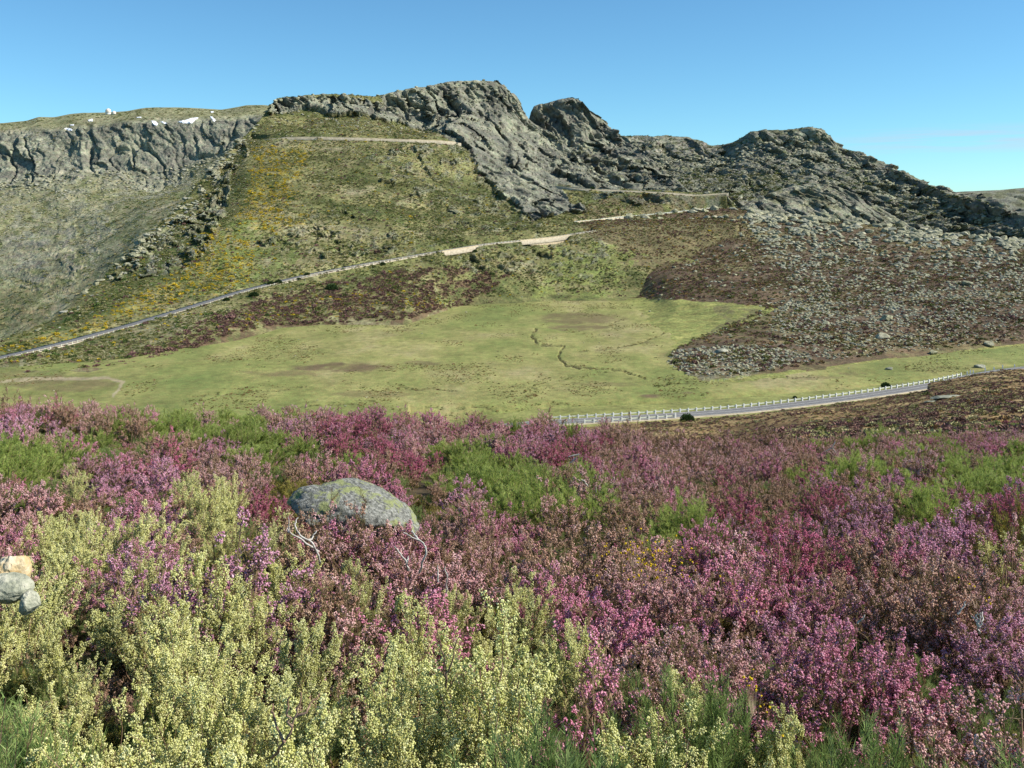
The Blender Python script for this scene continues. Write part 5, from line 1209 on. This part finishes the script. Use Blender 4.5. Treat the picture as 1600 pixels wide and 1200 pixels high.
def rock(label, px, py_top, Y, W_, D_, H_, seed, mat, planes=10, rz=0, tilt=0):
    V, T = ICO[5] if planes > 8 else ICO[4]; r = np.random.default_rng(seed); N = unit(r.normal(size=(planes, 3))); d = r.uniform(.72, 1.0, planes)
    rad = np.minimum((d / np.maximum(V @ N.T, 1e-3)).min(1), 1.1)
    rad *= 1 + .12 * fbm(V[:, 0] * 1.6 + seed, V[:, 1] * 1.6, V[:, 2] * 1.6, 4, seed) + .045 * ridged(V[:, 0] * 5, V[:, 1] * 5, V[:, 2] * 5, 4, seed + 2) - .05 * (1 - sstep(0, .12, np.abs(vnoise(V[:, 0] * 2 + seed, V[:, 1] * 2, V[:, 2] * 2, 9))))
    W = V * rad[:, None] * [W_, D_, H_]
    W[:, 2] -= W[:, 2].max()
    p = P(px, py_top, Y)
    o = link('rock', mesh_np('rock', W, T, mat, planes > 8), None, Vector(p)); o.rotation_euler = (0, tilt, rz); tag(o, label, 'rock', 'rocks lying in the heather'); return o
rock('long low domed boulder covered in yellow green lichen, half hidden by heather', 560, 760, 10.3, .60, .62, .26, 7, LR, 9, tilt=.24)
M['ochre_rock'] = speck_mat('ochre_granite', [(.34, .2, .07), (.5, .36, .18), (.6, .55, .42)], 5, .9, 0, 0, .03)
M['pale_rock'] = speck_mat('pale_lichened_granite', [(.2, .21, .155), (.34, .34, .25), (.52, .49, .38)], 9, .9, 0, 0, .03)
rock('angular ochre-faced granite rock at the left edge above the cream heath', 22, 864, 5.6, .075, .10, .10, 33, M['ochre_rock'], 5)
rock('rough pale grey rock slab right under the ochre rock at the left edge', 10, 897, 5.45, .13, .1, .07, 29, M['pale_rock'], 6)
rock('small grey stone sitting lowest and rightmost of the left edge rocks', 46, 922, 5.4, .05, .06, .06, 37, M['pale_rock'], 6)

# ---- bleached dead branches
def branch(label, segs, Y, rad=.009, mat='deadwood'):
    """segs: polylines in photo coordinates with a depth offset"""
    c = P(segs[0][0][0], segs[0][0][1], Y); parts = []
    for sg in segs:
        q = np.array([P(a, b, Y + (d or 0)) for a, b, d in sg]) - c
        t = np.linspace(0, len(q) - 1, len(q) * 4); q = np.stack([np.interp(t, np.arange(len(q)), q[:, k]) for k in range(3)], -1); q[1:-1] = (q[:-2] + q[1:-1] + q[2:]) / 3
        q += .003 * np.random.default_rng(len(parts)).normal(size=q.shape)
        parts.append(tubes(q[None], rad, rad * .45, 6))
    V, Q = merge(parts); o = link('dead_branch', mesh_np('dead_branch', V, Q, M[mat], True), None, Vector(c)); tag(o, label, 'dead branch', 'bleached dead branches in the heather')
branch('left of two forked white dead branches in front of the lichened boulder', [[(497, 862, .2), (475, 845, .05), (452, 832, 0), (450, 808, -.05)], [(452, 832, 0), (449, 826, .1)]], 7.4, .008)
branch('curved white dead branch with two tips, right of the forked one', [[(500, 880, .2), (492, 850, 0), (470, 838, 0), (459, 822, 0), (466, 808, .05)], [(480, 845, 0), (488, 842, .05), (493, 830, .08)]], 7.3, .009)
branch('long curved bleached branch arching over the pink heather', [[(655, 895, .1), (662, 875, 0), (667, 858, 0), (660, 848, 0), (645, 840, 0), (632, 833, 0)], [(655, 845, 0), (646, 833, .05), (643, 829, .1)]], 7.0, .008)
branch('short grey dead branch left of the long curved one', [[(638, 892, .1), (636, 880, 0), (628, 868, 0), (616, 855, 0)], [(636, 880, 0), (638, 870, .05)]], 7.0, .008)
branch('small upright pale stick pair among the cream heath tops', [[(697, 930, .1), (699, 905, 0), (695, 885, 0)], [(685, 910, 0), (684, 884, 0)]], 6.4, .006)
branch('small white dead twig with four tips in the dark pink heather on the right', [[(1530, 990, .1), (1529, 980, 0), (1525, 968, 0), (1518, 965, 0)], [(1529, 980, 0), (1527, 965, 0), (1525, 958, 0)], [(1529, 978, 0), (1532, 966, 0), (1531, 957, 0)], [(1529, 980, 0), (1535, 970, 0), (1535, 957, .05)]], 4.6, .0045)
branch('thin white twig lying left of the bright green hollow', [[(905, 710, 0), (893, 712, 0), (888, 714, 0)], [(900, 716, 0), (890, 724, 0)]], 15, .012)
branch('white dead stick beside the green hollow in the middle distance', [[(918, 760, .2), (914, 752, 0), (908, 749, 0)], [(931, 770, .2), (931, 760, 0)]], 14, .012)
branch('bleached forked twig on the slope right of the short guardrail', [[(1305, 690, 0), (1300, 700, 0), (1310, 712, 0)], [(1300, 700, 0), (1288, 706, 0)]], 24, .014)
branch('pale broken stick poking out of the heather at the right', [[(1496, 960, 0), (1506, 948, 0), (1508, 940, 0)], [(1340, 975, 0), (1352, 962, 0)]], 5.0, .005)
branch('reddish grey bare branches at the foot of the cream heath', [[(425, 1185, .2), (445, 1160, 0), (462, 1122, 0), (470, 1085, 0)], [(462, 1122, 0), (480, 1112, 0), (496, 1085, .05)], [(445, 1160, 0), (430, 1130, 0), (425, 1100, .05)], [(455, 1135, 0), (447, 1110, 0), (452, 1090, 0)]], 3.1, .005, 'stem')
branch('slender bare forked stem between the cream heath plumes', [[(697, 1075, .2), (695, 1040, 0), (690, 1010, 0), (672, 985, 0)], [(690, 1010, 0), (684, 990, 0)], [(698, 1060, 0), (708, 1030, 0), (713, 1000, 0)]], 3.6, .004, 'stem')

# ---- a few yellow flowers
def petals(label, px, py, Y, n, spread, dot):
    r = np.random.default_rng(int(px)); c = P(px, py, Y); pos = r.normal(size=(n, 3)) * [spread, .12, spread * .5]
    root = empty('yellow_flower_sprig', Vector(c)); tag(root, label, 'flowers', 'yellow flowers in the heather')
    link('flowers', mesh_np('flowers', *blobs(pos, dot * r.uniform(.6, 1.2, n), r), M['petal'], False), root)
    st = np.stack([pos * .3 - [0, 0, .09], pos * .7 - [0, 0, .04], pos], 1)
    link('stem', mesh_np('stem', *tubes(st, .0011, .0006), M['stem'], False), root)
petals('cluster of yellow flowers among the pink heather in the middle', 1020, 878, 6.6, 90, .14, .010)
petals('few yellow flowers above the pale pink heather, centre right', 990, 865, 6.7, 26, .07, .010)
petals('little yellow flowers beside the dark gap at the bottom right', 1179, 1078, 3.3, 16, .018, .006)
petals('two yellow flowers in the pink heather at the upper right', 1528, 925, 4.9, 8, .012, .007)
petals('yellow flower tips under the pink bush near the bottom centre', 1165, 932, 4.9, 10, .04, .006)
